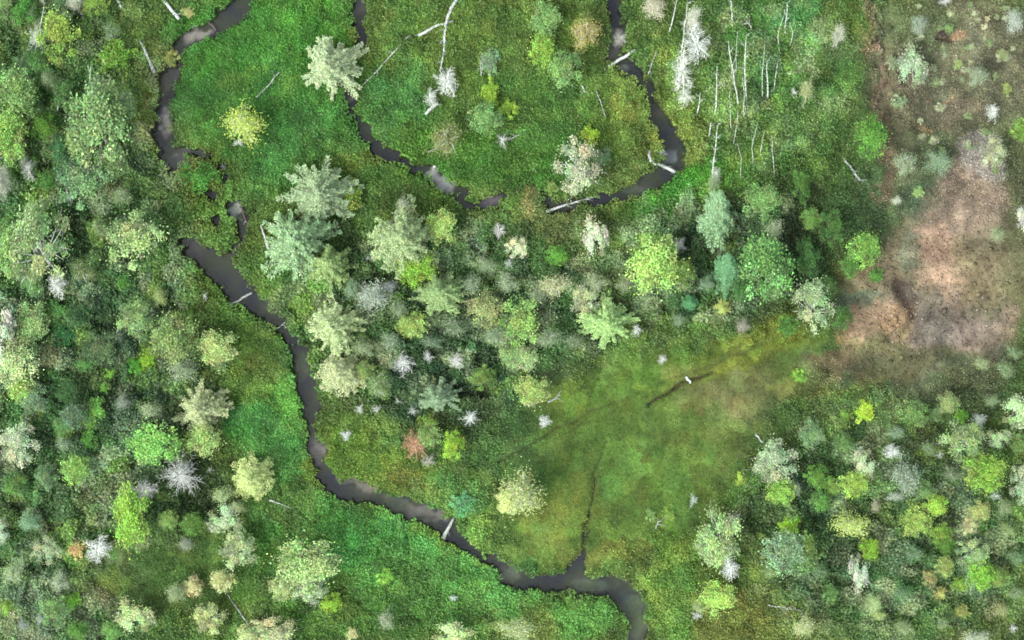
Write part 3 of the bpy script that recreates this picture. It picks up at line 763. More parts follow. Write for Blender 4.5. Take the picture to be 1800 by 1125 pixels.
# ------------------------------------------------------------------ trees, bushes, snags (photo px: x, y, rx, ry, kind, colour)
NOUN = {'S': "spruce with star-like boughs", 'C': "dense spruce", 'B': "round leafy tree", 'P': "pale-twigged leafy tree", 'A': "thin open tree", 'U': "rounded bush"}
NAME = {'S': "spruce_tree", 'C': "spruce_tree", 'B': "leafy_tree", 'P': "leafy_tree", 'A': "open_tree", 'U': "bush"}
GROUP = {'S': "spruces of the creek wood", 'C': "spruces of the creek wood", 'B': "leafy trees of the creek wood", 'P': "leafy trees of the creek wood", 'A': "thin open trees of the creek wood", 'U': "bushes scattered over the valley", 'D': "standing dead trees", 'W': "standing dead trees"}
TREES = """
105 67 28 38 B 152 178 82|12 13 14 20 B 132 160 100|43 20 18 22 B 74 130 52|133 5 18 16 A 176 180 160|170 10 18 18 B 128 160 66|207 107 27 27 U 110 150 56
27 165 27 34 B 132 166 98|38 195 22 26 B 124 158 90|15 245 26 38 B 152 186 96|77 225 18 20 B 88 130 48|177 225 44 62 B 126 156 100|150 250 22 30 B 146 174 104|10 320 13 38 A 178 178 166|147 322 33 36 B 124 160 114|300 103 13 11 U 142 148 80|330 22 10 8 U 176 176 116
352 307 25 22 U 76 132 50|423 220 36 36 A 172 190 84|583 113 42 44 S 170 184 146|560 340 52 48 S 148 168 130|613 343 22 24 U 142 168 74|520 432 54 58 S 142 172 128|570 470 44 44 S 142 166 104|708 425 50 52 S 152 170 122|730 472 27 24 B 140 178 60|773 402 21 23 B 164 188 106
713 362 12 20 A 166 170 148|867 163 15 20 U 142 176 54|893 190 13 15 U 150 180 64|850 213 23 22 B 122 162 96|783 253 33 36 A 124 132 78|863 107 14 20 U 124 150 118|1027 60 30 30 A 164 152 88|953 93 17 26 B 142 180 72|990 123 26 24 B 128 164 98|963 33 21 26 B 126 160 94|1150 14 20 24 A 184 178 156
1035 240 13 14 U 160 190 52|1012 290 28 36 P 168 174 144|1060 277 12 13 U 120 150 108|1263 362 28 46 C 146 180 138|1262 390 18 20 C 136 176 132|1337 352 26 24 B 120 156 92|967 330 11 10 U 124 150 76|1220 34 17 26 A 196 196 184
1603 112 20 28 P 140 156 130|1613 44 20 18 A 138 152 134|1743 272 17 20 P 166 172 138|1580 180 11 12 U 140 158 120|1530 240 22 30 B 98 150 58|1590 287 24 22 A 138 154 120|1650 287 24 24 A 118 146 110|1613 337 9 8 U 150 178 110|1793 233 14 16 B 128 166 70|1473 64 13 20 A 176 180 160|1417 163 15 20 A 160 168 114|1720 133 20 20 A 140 154 122|1783 38 18 20 A 164 172 162|1670 24 5 5 U 186 190 150|1717 35 5 5 U 180 182 150|1735 35 5 5 U 190 186 150|1730 48 5 5 U 196 192 160|1683 113 7 8 U 160 176 112|1706 110 5 5 U 176 176 140|1667 50 6 7 U 140 170 110|1768 157 8 10 U 160 172 106|1655 144 5 5 U 170 172 140|1573 352 10 9 A 186 190 170|1570 110 9 11 U 146 158 126|1660 95 6 7 U 150 160 126|1690 140 6 6 U 152 160 128|1760 96 9 9 U 150 160 110|1755 280 8 8 U 160 166 110|1640 120 6 6 U 148 156 120
80 435 37 58 P 142 166 112|240 425 36 38 B 164 186 128|17 440 24 38 B 146 178 108|150 478 22 26 A 108 128 72|180 402 17 22 A 112 140 74|53 570 22 36 B 140 168 110|100 550 17 18 U 92 142 72|8 590 18 42 P 196 196 186|33 640 30 36 B 168 186 130|43 672 20 22 B 146 182 84|113 588 18 18 U 62 118 68|243 562 23 25 P 126 156 96|280 525 15 16 A 160 176 104|180 612 25 24 B 96 122 82|263 635 14 17 U 136 178 44|240 642 12 12 U 84 148 48|307 602 31 36 B 134 154 94|383 608 26 24 B 168 184 118|387 640 14 13 U 120 148 96|323 652 28 24 A 134 152 116|353 718 38 40 S 172 180 136|263 722 20 18 A 150 166 124|170 718 14 17 U 118 172 78|63 700 20 22 B 118 146 110|150 640 12 12 U 100 152 82|182 682 9 9 U 128 182 76|192 658 9 9 U 136 186 70|220 708 15 15 A 122 134 118|133 732 18 17 B 104 132 100|220 497 10 11 U 88 142 60|72 725 11 10 U 124 160 56|140 560 14 18 B 66 104 62|120 690 16 16 B 74 112 66|60 500 16 18 B 98 140 84|210 590 16 16 A 74 104 74
657 518 33 30 A 148 160 146|773 518 40 30 S 144 170 114|830 503 22 20 A 124 144 112|853 548 25 24 B 152 162 106|587 575 44 42 S 172 188 138|723 572 21 18 B 160 184 98|597 660 38 34 C 174 182 138|773 697 34 30 S 126 150 118|847 662 18 17 B 116 148 74|753 745 15 14 U 138 166 68|667 675 24 25 A 112 140 74|897 622 16 16 B 150 176 116|640 610 24 20 A 130 150 104|700 545 20 18 A 126 146 108|620 510 18 20 A 116 146 110|690 600 22 20 A 108 132 96|760 600 22 16 A 96 124 92|800 575 24 20 A 112 134 98
910 435 15 14 P 200 204 168|1147 465 36 40 B 154 186 98|1050 412 17 28 P 174 178 158|1197 485 17 20 B 116 146 70|1280 462 22 33 C 112 162 118|1343 478 36 46 B 112 158 88|1270 542 12 14 S 166 178 98|1210 532 15 14 C 92 152 104|1067 567 38 34 S 158 190 122|920 562 30 32 B 142 176 98|980 508 34 24 A 168 170 128|1030 535 20 22 P 172 182 140|920 630 20 19 B 166 186 132|933 685 23 21 B 152 172 98|977 448 15 14 B 104 162 60|1045 495 22 18 A 140 156 112|1307 575 12 14 A 152 146 132|870 590 24 18 A 120 140 104|960 590 26 20 A 116 136 100|890 500 22 22 A 138 156 118|860 470 20 17 A 124 146 104|940 520 18 16 A 134 150 114|1190 560 14 12 A 122 146 110|1240 500 16 16 A 104 136 98|1100 500 18 16 A 126 140 98|1010 600 20 16 A 110 132 92
1522 438 23 24 B 128 172 78|1405 325 12 26 B 92 136 62|1427 384 15 16 B 120 156 80|1417 452 17 28 B 74 116 62|1452 505 16 17 B 88 130 66|1362 402 20 18 A 150 164 128|1385 570 15 14 B 92 138 60|1480 560 14 16 B 88 128 62|1300 505 14 18 B 84 128 70|1250 325 12 16 A 132 156 104|1427 540 26 34 P 156 178 132|1513 722 17 16 U 178 206 62|1405 662 11 10 U 126 172 62|1663 706 15 14 B 142 158 104|1787 722 22 22 P 160 180 136|1687 730 10 12 U 116 168 60|1600 726 22 20 B 112 146 80|1723 642 14 13 A 146 162 110|1752 412 16 14 A 142 158 112|1795 385 10 16 P 196 198 186|1486 732 10 10 U 118 156 66|1496 468 13 16 B 96 146 66|1540 484 10 11 U 94 146 62|1460 400 18 26 B 84 124 62|1385 460 10 14 B 78 122 62|1362 512 13 12 B 120 150 96|1640 725 14 12 U 120 150 96|1760 650 20 18 A 110 134 86|1780 620 14 14 A 116 140 92|1745 705 14 13 A 120 142 98
37 782 25 28 P 168 182 148|273 780 36 28 B 132 186 92|135 822 20 20 B 136 176 88|83 840 15 18 B 116 148 104|358 772 23 25 B 162 184 112|440 843 33 34 C 182 196 128|397 917 22 22 P 152 168 136|420 965 24 25 P 154 170 124|237 905 23 44 B 138 178 68|207 933 8 9 U 142 176 62|138 962 14 16 U 200 174 118|83 965 20 18 P 156 172 132|327 953 15 14 A 136 148 126|340 1032 14 14 B 194 188 138|393 1020 17 16 B 190 194 136|240 1075 25 24 P 154 168 120|370 1087 21 20 P 168 178 122|95 1070 20 23 B 124 160 100|15 1063 10 13 U 136 172 72|37 1005 24 24 A 142 162 118|143 1110 15 14 B 100 146 66|202 1107 15 14 B 112 156 84|110 1018 16 18 A 152 166 136|297 913 14 13 B 134 166 88|340 920 16 15 B 98 138 60|450 1115 24 16 P 176 188 128|160 772 13 13 U 92 146 62|57 915 20 18 A 110 150 110|30 850 16 18 B 100 142 74|110 780 15 14 A 128 154 120|115 745 13 13 B 104 146 84|160 745 12 12 U 108 152 70|40 840 9 8 U 164 184 90|5 930 10 16 P 168 180 158|200 970 11 10 U 108 150 74|395 870 22 18 A 148 168 112|420 890 15 14 A 156 172 116|130 1050 12 14 U 124 180 60|310 1040 18 20 A 142 158 110|265 1090 13 12 A 128 146 104
540 990 42 38 B 152 176 116|497 1032 18 18 B 166 182 120|545 1036 22 20 P 160 174 142|583 1060 15 14 U 148 186 58|480 1105 30 20 P 172 178 134|617 1112 10 9 U 194 192 140|680 1090 17 18 A 142 156 124|800 1115 26 18 P 168 182 132|905 1103 38 24 A 150 164 104|757 763 17 17 B 132 160 92|795 783 16 20 B 150 188 58|680 1013 14 11 U 128 176 70|813 887 20 17 U 100 158 108|640 650 14 14 B 146 166 100
925 865 40 40 A 158 170 106|895 882 20 22 C 190 200 130|1267 940 28 38 P 150 176 116|1285 918 15 22 A 176 182 150|1260 1050 24 24 B 156 186 92|1302 843 7 11 U 166 190 78|1342 822 12 22 A 148 166 122|1337 943 7 8 U 150 172 84|1235 960 14 20 A 142 168 104|1230 1065 14 12 A 150 168 112|1180 905 9 9 U 130 160 76|1145 905 9 9 U 120 150 84
1365 817 28 29 P 156 174 138|1370 860 21 18 B 140 182 78|1510 812 18 21 P 168 178 146|1497 847 21 18 B 154 184 82|1437 840 19 17 B 104 152 64|1403 860 10 14 A 150 168 148|1580 840 34 34 A 128 144 122|1573 873 17 10 A 160 172 158|1687 775 28 28 P 134 158 102|1730 822 30 28 B 134 168 66|1793 848 14 26 P 158 178 142|1637 883 16 15 B 152 186 72|1607 912 22 22 B 146 172 82|1493 925 34 25 A 170 188 96|1387 923 16 15 U 156 198 54|1380 970 30 30 B 128 158 118|1412 957 12 20 B 136 166 84|1503 1005 15 24 P 166 174 158|1525 962 14 16 B 136 174 54|1700 923 12 12 P 182 182 134|1718 897 15 14 B 164 172 108|1717 1010 20 20 B 128 178 60|1705 970 23 20 P 144 172 116|1655 990 13 14 B 154 170 94|1633 1012 10 13 B 170 168 114|1650 1040 9 9 U 180 180 106|1687 1027 12 11 U 144 178 72|1687 1077 12 12 U 152 160 90|1757 1073 15 14 A 146 152 96|1413 1095 22 24 A 164 174 118|1710 1118 28 14 A 168 178 152|1533 1060 15 17 A 156 178 116|1427 763 18 20 B 124 154 108|1753 1013 16 14 B 122 148 76|1537 885 11 14 A 166 164 136|1440 880 15 15 B 100 150 70|1460 855 12 12 B 132 168 80|1650 935 16 15 B 132 166 68|1660 958 14 14 B 100 142 60|1440 1000 15 18 A 88 122 74|1600 970 16 16 A 84 122 76|1580 1040 16 16 A 90 128 78|1770 930 16 16 A 132 154 90|1780 980 15 16 A 98 132 84|1620 860 14 14 B 112 142 88|1670 830 18 16 A 112 130 92|1760 890 16 15 A 118 138 88|1545 1080 14 10 A 156 176 104|1630 790 15 14 A 118 142 96|1570 760 16 14 A 112 140 104|1480 780 14 14 B 104 140 78|1755 765 16 15 P 150 168 130|1785 775 12 15 B 122 152 84|1350 1000 14 14 A 118 142 82|1460 1040 13 13 U 96 132 72|1590 1100 16 14 A 120 142 88|1650 1095 14 12 A 116 140 88|1780 1040 14 14 A 110 136 84
75 110 16 20 B 86 132 70|60 300 14 20 U 90 132 60|120 165 15 20 B 92 130 74|90 140 14 18 A 120 144 98|115 270 18 22 B 62 106 64|90 320 14 14 B 76 126 52|40 110 14 18 A 96 130 84|195 60 18 18 A 104 132 84|225 180 18 22 A 120 146 98|200 290 24 24 B 122 148 96|215 345 18 16 A 128 150 104|175 160 16 22 A 128 152 108|120 30 14 14 A 134 156 112|60 20 10 18 A 110 140 96|45 285 10 12 A 130 150 120"""
SNAGS = """
318 838 42 40 D 178 180 180|258 862 22 20 W 206 204 214|173 962 22 24 W 222 224 232|107 500 17 26 W 214 216 214|710 640 23 22 W 212 214 216|803 635 16 13 W 214 214 214|827 735 19 19 D 216 220 224|957 740 13 13 W 212 216 220|633 718 10 9 W 208 210 220|663 718 9 8 W 208 210 220|877 405 12 15 W 204 200 206|883 247 13 17 D 204 206 206|418 250 10 9 W 218 218 226|783 140 20 30 W 208 212 208|759 174 12 20 W 204 210 202|362 522 8 9 D 214 216 226
1120 578 10 13 W 212 214 230|1165 632 10 10 W 212 214 226|1190 430 13 14 W 184 178 182|1283 998 17 24 W 220 224 226|1220 880 8 15 W 184 196 184|1563 792 17 14 W 214 218 226|1720 736 13 13 W 220 226 232|1743 197 12 18 W 214 218 212|1200 130 17 46 W 206 210 200|1226 82 22 40 W 212 216 212|1204 172 15 20 W 212 218 204|610 763 12 11 W 204 208 212|730 781 22 27 R 194 140 112|752 808 14 13 W 172 164 152|53 300 13 24 W 196 198 194|67 68 13 28 W 186 192 186|1090 65 16 16 W 180 174 170|1163 270 12 9 W 204 206 204|392 293 8 8 W 190 194 202|850 455 10 9 D 170 176 170|485 437 9 8 W 190 198 192|797 1050 9 6 W 200 208 206|1743 870 12 9 W 190 198 200|1650 800 8 8 W 196 202 204|1393 163 7 9 W 206 210 202|1255 310 9 22 W 192 204 182|1777 1103 9 9 W 204 196 206|1660 5 12 8 W 204 206 204|1223 1082 12 8 W 196 200 196|648 455 9 8 D 180 190 194|125 345 9 12 W 204 210 206|372 825 9 8 D 190 192 200|685 506 18 12 W 196 200 200|1047 503 9 14 W 204 206 200|893 462 10 9 W 190 198 192|752 628 10 12 W 200 204 202|932 707 15 9 W 180 190 190|668 690 10 8 W 186 194 190|725 720 14 10 D 186 194 190|700 705 10 9 D 180 190 184|75 1085 16 18 D 150 158 156|45 1095 15 14 D 146 154 154"""


def link(o, parent=None):
    COL.objects.link(o)
    if parent: o.parent = parent
    return o


def stand(x, y, zc):
    """ground point whose crown at height zc shows at photograph pixel (x, y)"""
    k = (CAM_H - zc) / CAM_H
    X_, Y_ = gx(x) * k, gy(y) * k
    return X_, Y_, X_ / M_PX + 900, 562.5 - Y_ / M_PX


POOL = {'S': STAR, 'C': CONE, 'B': BROAD, 'P': PALEB, 'A': AIRY, 'U': BUSH}
HGT = {'S': 2.4, 'C': 2.4, 'B': 2.3, 'P': 2.3, 'A': 2.6, 'U': 1.1}
count = {}
rt = random.Random(77)
for k in range(34):                                       # low tussocks dotted over the heath
    TREES += "|%.0f %.0f %.1f %.1f U %d %d %d" % ((rt.uniform(1600, 1795), rt.uniform(5, 300)) + (rt.uniform(4, 8), rt.uniform(4, 8)) + rt.choice([(176, 182, 148), (150, 164, 124), (164, 168, 138), (140, 158, 112)]))
specs = [s.split() for blk in TREES.strip().split("\n") for s in blk.split("|")]
for sp in specs:
    x, y, rx, ry = map(float, sp[:4]); kd = sp[4]; c = tuple(map(float, sp[5:8]))
    R = (rx + ry) / 2
    m_crown, m_trunk = POOL[kd][count.get(kd, 0) % len(POOL[kd])]
    count[kd] = count.get(kd, 0) + 1
    sx, sy = rx * M_PX * 1.27, ry * M_PX * 1.27
    sz = (sx + sy) / 2 * rt.uniform(.85, 1.1) * (1.0 if kd in 'SCU' else .95)
    if kd in 'BPA' and sz < 1.0: sz *= 1.25
    lean = 0.0
    if kd in 'BPAC' and R > 16 and ((x < 245 and y < 480) or (1170 < x < 1530 and y < 560)):
        lean = rt.uniform(.22, .36)                      # tall stems of these stands lean the same way
        sz *= 1.15
    X_, Y_, bx, by = stand(x, y, HGT[kd] * sz * .7)
    Y_ -= math.sin(lean) * HGT[kd] * sz * .7; by = 562.5 - Y_ / M_PX
    root = bpy.data.objects.new(NAME[kd], None)
    root.empty_display_size = .3
    root.location = (X_, Y_, float(ground_z(bx, by)[0]) - .06)
    root.scale = (sx, sy, sz)
    root.rotation_euler = (-lean + rt.uniform(-.07, .07), rt.uniform(-.07, .07), 0)
    link(root)
    rz = rt.uniform(0, 6.283)
    part = "foliage" if kd == 'U' else "crown"
    a = link(bpy.data.objects.new(part, m_crown), root); a.rotation_euler.z = rz
    v = lin(c) * ALT
    v = (v * .90 + v.mean() * .10) * np.array([.99, 1.05, .93])
    a.color = (*v, 1)
    b = link(bpy.data.objects.new("stem" if kd == 'U' else "trunk", m_trunk), root); b.rotation_euler.z = rz
    b.color = (1, 1, 1, 1)
    root["category"] = {"spruce_tree": "spruce", "leafy_tree": "tree", "open_tree": "tree", "bush": "bush"}[NAME[kd]]
    head = f"{size_word(R)} {colour_word(c)} {NOUN[kd]}"
    if (x, y) == (583, 113): head = "lone star-shaped pale spruce beside the narrow middle creek, near crossed logs"; root["label"] = head; taken.add(head)
    elif (x, y) == (138, 962): root["label"] = "orange-leaved sapling beside a bright white dead tree"
    elif (x, y) == (423, 220): root["label"] = "yellow-green tree in the meadow with white dead twigs at its foot"
    elif (x, y) == (1513, 722): root["label"] = "bright lime bush between the bare tan ground and the lower wood"
    else: root["label"] = place_label(x, y, head)
    root["group"] = GROUP[kd]

for sp in [s.split() for blk in SNAGS.strip().split("\n") for s in blk.split("|")]:
    x, y, rx, ry = map(float, sp[:4]); kd = sp[4]; c = tuple(map(float, sp[5:8]))
    R = (rx + ry) / 2 * M_PX
    H = max(1.3, R * rt.uniform(2.0, 2.6))
    X_, Y_, bx, by = stand(x, y, H * .6)
    root = bpy.data.objects.new("dead_tree", None); root.empty_display_size = .3
    root.location = (X_, Y_, max(float(ground_z(bx, by)[0]), -.75) - .08)
    root.rotation_euler = (rt.uniform(-.08, .08), rt.uniform(-.08, .08), 0)
    link(root)
    gq = lin(c); gq[0] = min(gq[0], gq[1] * 1.02) if kd != 'R' else gq[0] * .88; gq[2] = min(gq[2], gq[1] * .99)
    tint = tuple(gq * (.84 if kd == 'W' else .80) / lin((200, 200, 200)))
    t = link(bpy.data.objects.new("trunk", POLE), root)
    t.scale = (max(H, 2.2) * .9, max(H, 2.2) * .9, H); t.color = (*tint, 1)
    n = (44 if R > 1.5 else 22) if kd == 'D' else (24 if R > .6 else 15)
    if R < .5: n = 11
    az = rt.uniform(0, 6.28)
    for k in range(n):
        az += 2.4 + rt.uniform(-.35, .35)
        f = (k + .5) / n
        z = H * (.30 + .66 * f)
        prof = (1.0 - .55 * f) if kd == 'D' else math.sin(math.pi * (.25 + .62 * f))
        ex = 1 / math.sqrt((math.cos(az) / rx) ** 2 + (math.sin(az) / ry) ** 2) * M_PX * 1.15
        ln = ex * prof * rt.uniform(.72, 1.12)
        bo = link(bpy.data.objects.new("branch", (BR_BARE if kd == 'D' else BR_LICH)[rt.randrange(4)]), root)
        bo.location = (0, 0, z)
        bo.rotation_euler = (rt.uniform(-.4, .4), rt.uniform(-.25, .30) if kd == 'D' else rt.uniform(-.75, .15), az)
        bo.scale = (ln, ln, ln) if kd == 'D' else (ln, ln * 1.25, ln)
        bo.color = (*tint, 1)
    root["category"] = "dead tree"
    root["group"] = GROUP['D']
    if kd == 'R':
        root["label"] = "rust-brown dead spruce at the lower end of the centre wood"
    elif (x, y) == (318, 838):
        root["label"] = "large grey snag with bare boughs radiating like spokes"
    else:
        shape = "bare radiating snag" if kd == 'D' else "twiggy dead tree"
        root["label"] = place_label(x, y, f"{size_word((rx + ry) / 2)} {colour_word(c)} {shape}")

# ------------------------------------------------------------------ fallen logs and leaning dead birches
def trunk_thing(name, pts, r0, r1, mat, label, cat, group, z0=.25, z1=.25, stubs=4, tint=(1, 1, 1), lich=False):
    """pts: photograph pixels from the butt to the tip"""
    P = np.array([(gx(a), gy(b)) for a, b in pts])
    seg = np.concatenate([[0], np.cumsum(np.hypot(*np.diff(P, axis=0).T))])
    n = max(6, int(seg[-1] / .8))
    s = np.linspace(0, seg[-1], n)
    bx, by = np.interp(s, seg, P[:, 0]), np.interp(s, seg, P[:, 1])
    f = s / seg[-1]
    gz = ground_z(bx / M_PX + 900, 562.5 - by / M_PX)
    gz = np.maximum(np.maximum(gz, -.1), np.interp(f, [0, 1], [gz[0], gz[-1]]) - .15)
    gz = np.convolve(np.pad(gz, 1, mode='edge'), [.25, .5, .25], 'valid')
    z = gz + z0 + (z1 - z0) * f
    k = (CAM_H - z) / CAM_H
    bx, by = bx * k, by * k
    rr = np.random.default_rng(int(pts[0][0] * 7 + pts[0][1] * 13) % 99991)
    path = np.stack([bx + rr.normal(0, .03, n), by + rr.normal(0, .03, n), z + rr.normal(0, .02, n)], 1)
    root = link(bpy.data.objects.new(name, None)); root.location = path[0]; root.empty_display_size = .3
    rad = (r0 + (r1 - r0) * f) * np.exp(rr.normal(0, .07, n))
    g = Geo(); g.add(*tube(path - path[0], rad, 8))
    o = link(bpy.data.objects.new("trunk", g.mesh("log_trunk", mat, True)), root); o.color = (*tint, 1)
    d = path[-1] - path[0]; ang = math.atan2(d[1], d[0])
    for k in range(stubs):
        i = int(n * (.35 + .6 * (k + .5) / stubs)) if n > 2 else 0
        i = min(i, n - 1)
        b = link(bpy.data.objects.new("branch", (BR_LICH if lich else BR_BARE)[k % 4]), root)
        b.location = path[i] - path[0]
        b.rotation_euler = (rr.uniform(-.5, .5), rr.uniform(-.35, .1), ang + (1 if k % 2 else -1) * rr.uniform(.45, 1.15))
        sc = rr.uniform(.3, .75) if not lich else rr.uniform(.35, .65)
        b.scale = (sc, sc, sc); b.color = (*tint, 1)
    root["label"] = label; root["category"] = cat; root["group"] = group


FL = "fallen logs lying over the valley"
LN = "leaning dead birches"
for args in (
 ([(285, -4), (300, 15), (315, 33)], .13, .16, "short white log pointing at the creek's upper corner", 2),
 ([(245, 70), (258, 98), (272, 128)], .09, .17, "white log ending at the narrow left creek bank", 3),
 ([(203, -4), (213, 14)], .12, .14, "stub of white log cut by the top edge, near the left creek", 1),
 ([(805, -4), (788, 25), (783, 45), (780, 90), (773, 126)], .16, .06, "long white log running down from the top edge into a white dead tree", 6),
 ([(797, 37), (770, 43), (735, 63)], .10, .13, "short white log crossing the long one near the top edge", 3),
 ([(720, 62), (690, 95), (660, 128), (633, 153)], .09, .03, "thin pale log lying diagonally beside the middle creek", 4),
 ([(847, 98), (846, 116), (845, 133)], .07, .05, "short thin white log standing out right of the crossed logs", 2),
 ([(450, 173), (470, 152), (493, 127)], .04, .06, "thin grey log slanting through the upper meadow", 2),
 ([(748, 200), (758, 190), (770, 180)], .12, .14, "stubby white log below the white twiggy crown", 4),
 ([(1070, 118), (1095, 101), (1117, 87)], .17, .13, "grey log across the upper right creek", 2),
 ([(1143, 283), (1165, 291), (1187, 302)], .13, .16, "white log lying across the right creek bend", 4),
 ([(1141, 264), (1142, 273), (1144, 284)], .12, .10, "short white log on the bank meeting the one across the right bend", 1),
 ([(1023, 150), (1030, 163)], .09, .07, "tiny white log piece in the upper rough grass", 1),
 ([(960, 372), (1000, 358), (1047, 345)], .12, .06, "grey twiggy log lying along the creek below the pale round tree", 7),
 ([(458, 395), (466, 415), (473, 438)], .06, .16, "thick white log pointing at the big sage spruce", 1),
 ([(402, 537), (420, 528), (443, 514)], .09, .11, "thin pale log lying over the creek below the pool", 1),
 ([(486, 578), (503, 566)], .04, .06, "thin pale stick over the narrow creek bend", 1),
 ([(798, 910), (788, 929), (778, 947)], .10, .20, "thick white log across the lower creek", 3),
 ([(473, 878), (493, 886), (514, 894)], .09, .04, "thin grey log in bright green thicket near the lime-green pale spruce", 1),
 ([(1483, 277), (1497, 297), (1512, 317)], .09, .12, "short white log with twigs in rough grass beside the dirt strip", 4),
 ([(963, 708), (975, 701), (985, 694)], .08, .06, "short grey log at the right edge of the centre wood", 2),
 ([(1328, 763), (1342, 778)], .09, .09, "short white log piece at the corner of the lower wood", 0),
 ([(1350, 1063), (1378, 1067), (1407, 1074)], .05, .08, "thin white log lying near the bottom edge in olive grass", 3),
 ([(400, 1045), (418, 1072), (438, 1100)], .05, .07, "thin pale log below two cream-green trees", 2),
 ([(35, 872), (41, 858)], .07, .05, "short pale log in the lower left wood", 1),
 ([(1205, 662), (1214, 673)], .11, .10, "tiny pale log laid over the dark ditch", 0),
 ([(925, 232), (908, 240), (893, 246)], .03, .05, "thin grey stick running into the small bare snag", 2),
 ([(1155, 90), (1147, 109), (1138, 130)], .06, .05, "thin grey log just beyond the upper right creek", 2),
 ([(1152, 930), (1158, 918), (1165, 912)], .05, .03, "thin white stick with twigs at the meadow's right border", 3),
 ([(1048, 160), (1066, 210)], .05, .03, "faint grey log leaning in grass left of the upper right creek", 1),
 ):
    pts, r0, r1, lb, st = args
    trunk_thing("fallen_log", pts, r0, r1, M_BIRCH if r0 < .1 or r1 < .1 else M_DEAD, lb, "log", FL, stubs=st, tint=((.66, .70, .69) if r0 > .105 else (.54, .58, .55)), z0=.12, z1=.2)
trunk_thing("sunken_log", [(365, 38), (380, 53)], .10, .09, M_ROT, "dark wet log sunk across the creek's upper reach", "log", FL, stubs=0, z0=-.05, z1=-.05)
trunk_thing("sunken_log", [(423, 362), (430, 380), (438, 402)], .11, .08, M_ROT, "dark wet log along the right side of the foamy creek arm", "log", FL, stubs=1, z0=.02, z1=.02)
for args in (
 ([(152, 186), (157, 150), (160, 112)], "leaning white birch trunk in the upper left wood, slim and nearly leafless", 2, 0),
 ([(57, 122), (62, 95), (70, 50), (78, 5)], "long leaning white birch trunk beside the lime tree in the upper left", 4, 1),
 ([(101, 196), (105, 172), (110, 145)], "short leaning grey birch trunk below the lime tree in the upper left", 2, 0),
 ([(117, 352), (121, 300), (128, 250), (134, 225)], "leaning white birch trunk beside the tall pale tree in the left wood", 5, 1),
 ([(1193, 160), (1197, 110), (1202, 55), (1208, 5)], "tall leaning white birch trunk touching the white lichen crowns", 5, 1),
 ([(1177, 55), (1183, 30), (1190, -3)], "slim leaning birch trunk cut by the upper edge near the right creek", 2, 0),
 ([(1298, 185), (1290, 140), (1284, 100), (1279, 72)], "slim leaning birch trunk curving in the upper right birch stand", 3, 0),
 ([(1311, 186), (1310, 140), (1309, 100), (1311, 62)], "straight white leaning birch trunk with lichen tip in the birch stand", 5, 1),
 ([(1258, 202), (1260, 160), (1261, 116)], "faint grey leaning birch trunk between the tall white ones", 2, 0),
 ([(1349, 174), (1350, 140), (1347, 108)], "rightmost clear white leaning birch trunk of the stand", 3, 0),
 ([(1225, 204), (1229, 184), (1231, 162)], "short white leaning birch trunk below the white lichen crowns", 2, 0),
 ([(1252, 330), (1255, 290), (1260, 250), (1262, 222)], "twiggy white leaning birch above the blue-green spruce", 7, 1),
 ([(1288, 40), (1286, 20), (1284, -3)], "slim grey birch trunk leaning out over the upper edge", 2, 0),
 ([(1323, 55), (1318, 45), (1312, 38)], "short forked white birch piece at the top of the stand", 2, 0),
 ([(1380, 60), (1382, 35), (1384, 5)], "slim grey birch trunk near the blue-green patch at the upper edge", 3, 0),
 ([(1246, 240), (1248, 225), (1250, 214)], "small grey birch stub beside the twiggy leaning birch", 1, 0),
 ):
    pts, lb, st, li = args
    ln = math.hypot(pts[-1][0] - pts[0][0], pts[-1][1] - pts[0][1]) * M_PX
    trunk_thing("leaning_birch", pts, .08, .03, M_BIRCH, lb, "dead tree", LN, z0=.05, z1=ln * .3 + .5, stubs=st, tint=(.70, .75, .69), lich=bool(li))

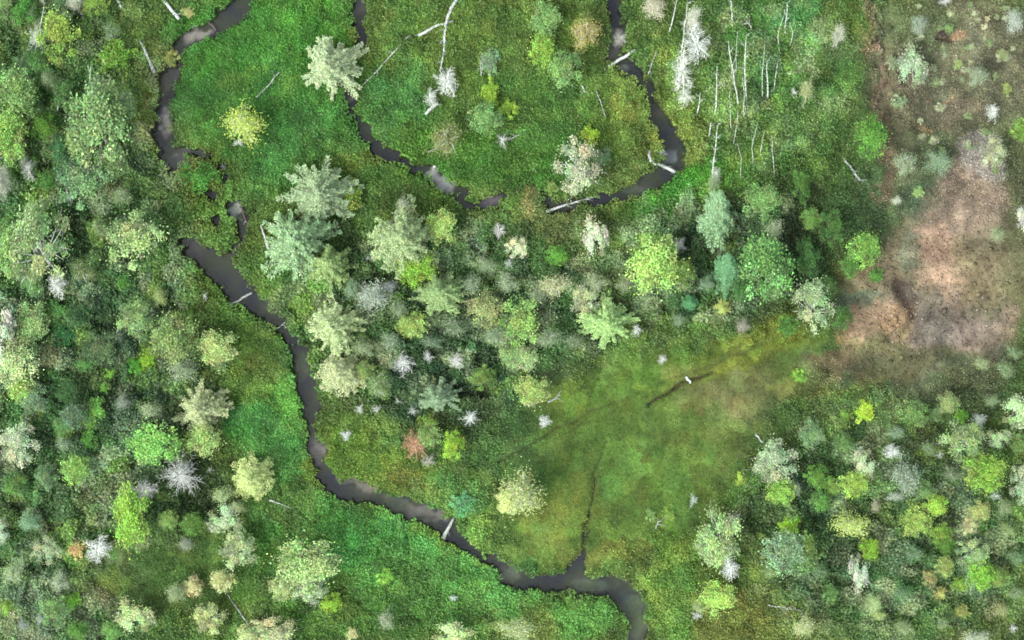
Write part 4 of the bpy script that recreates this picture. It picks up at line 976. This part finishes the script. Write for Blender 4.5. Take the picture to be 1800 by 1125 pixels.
for k in range(14):                                       # fainter stems between the clear ones
    x0 = rt.uniform(1225, 1410); y0 = rt.uniform(60, 330); l_ = rt.uniform(35, 95)
    trunk_thing("leaning_birch", [(x0, y0), (x0 + rt.uniform(-4, 6), y0 - l_ * .5), (x0 + rt.uniform(-8, 10), y0 - l_)], .05, .02, M_BIRCH,
                place_label(x0, y0, "faint thin " + ("short" if l_ < 60 else "tall") + " grey leaning stem"), "dead tree", LN, z0=.05, z1=l_ * M_PX * .3 + .5, stubs=0, tint=(.56, .64, .52))

# ------------------------------------------------------------------ crumbled peat on the bare ground
NC = 16000
qx = rng.uniform(1440, 1800, NC); qy = rng.uniform(0, 700, NC)
qh = scalar(qx, qy, HEIGHT, .6)
kp = rng.random(NC) < np.clip(.42 - qh, 0, .4) * 2.4
qx, qy = qx[kp], qy[kp]
n = len(qx)
qz = ground_z(qx, qy)
s_ = rng.uniform(.03, .10, n) * np.exp(rng.normal(0, .35, n))
OCT = np.array([(1, 0, 0), (0, 1, 0), (-1, 0, 0), (0, -1, 0), (0, 0, .8), (0, 0, -.5)], float)
OT = np.array([(0, 1, 4), (1, 2, 4), (2, 3, 4), (3, 0, 4), (1, 0, 5), (2, 1, 5), (3, 2, 5), (0, 3, 5)])
an = rng.uniform(0, 6.28, n)
sh = OCT[None] * (1 + rng.normal(0, .28, (n, 6, 3))) * s_[:, None, None]
rx_ = sh[..., 0] * np.cos(an)[:, None] - sh[..., 1] * np.sin(an)[:, None]
ry_ = sh[..., 0] * np.sin(an)[:, None] + sh[..., 1] * np.cos(an)[:, None]
PV = np.stack([rx_ + gx(qx)[:, None], ry_ + gy(qy)[:, None], sh[..., 2] + qz[:, None] + .02], -1).reshape(-1, 3)
PT = (OT[None] + (np.arange(n) * 6)[:, None, None]).reshape(-1, 3)
pc = field(qx, qy) * ALB * .9
gl_ = rng.random(n)
pc = pc * np.exp(rng.normal(0, .22, n))[:, None]
pc[gl_ < .05] = pc[gl_ < .05] * .4 + lin((190, 182, 168)) * .3
o = bpy.data.objects.new("peat_crumbs", mesh_np("peat_crumbs", PV, None, PT, np.repeat(pc, 6, axis=0), M_GROUND))
COL.objects.link(o)
o["kind"] = "stuff"; o["label"] = "loose crumbs of peat and litter on the bare ground"
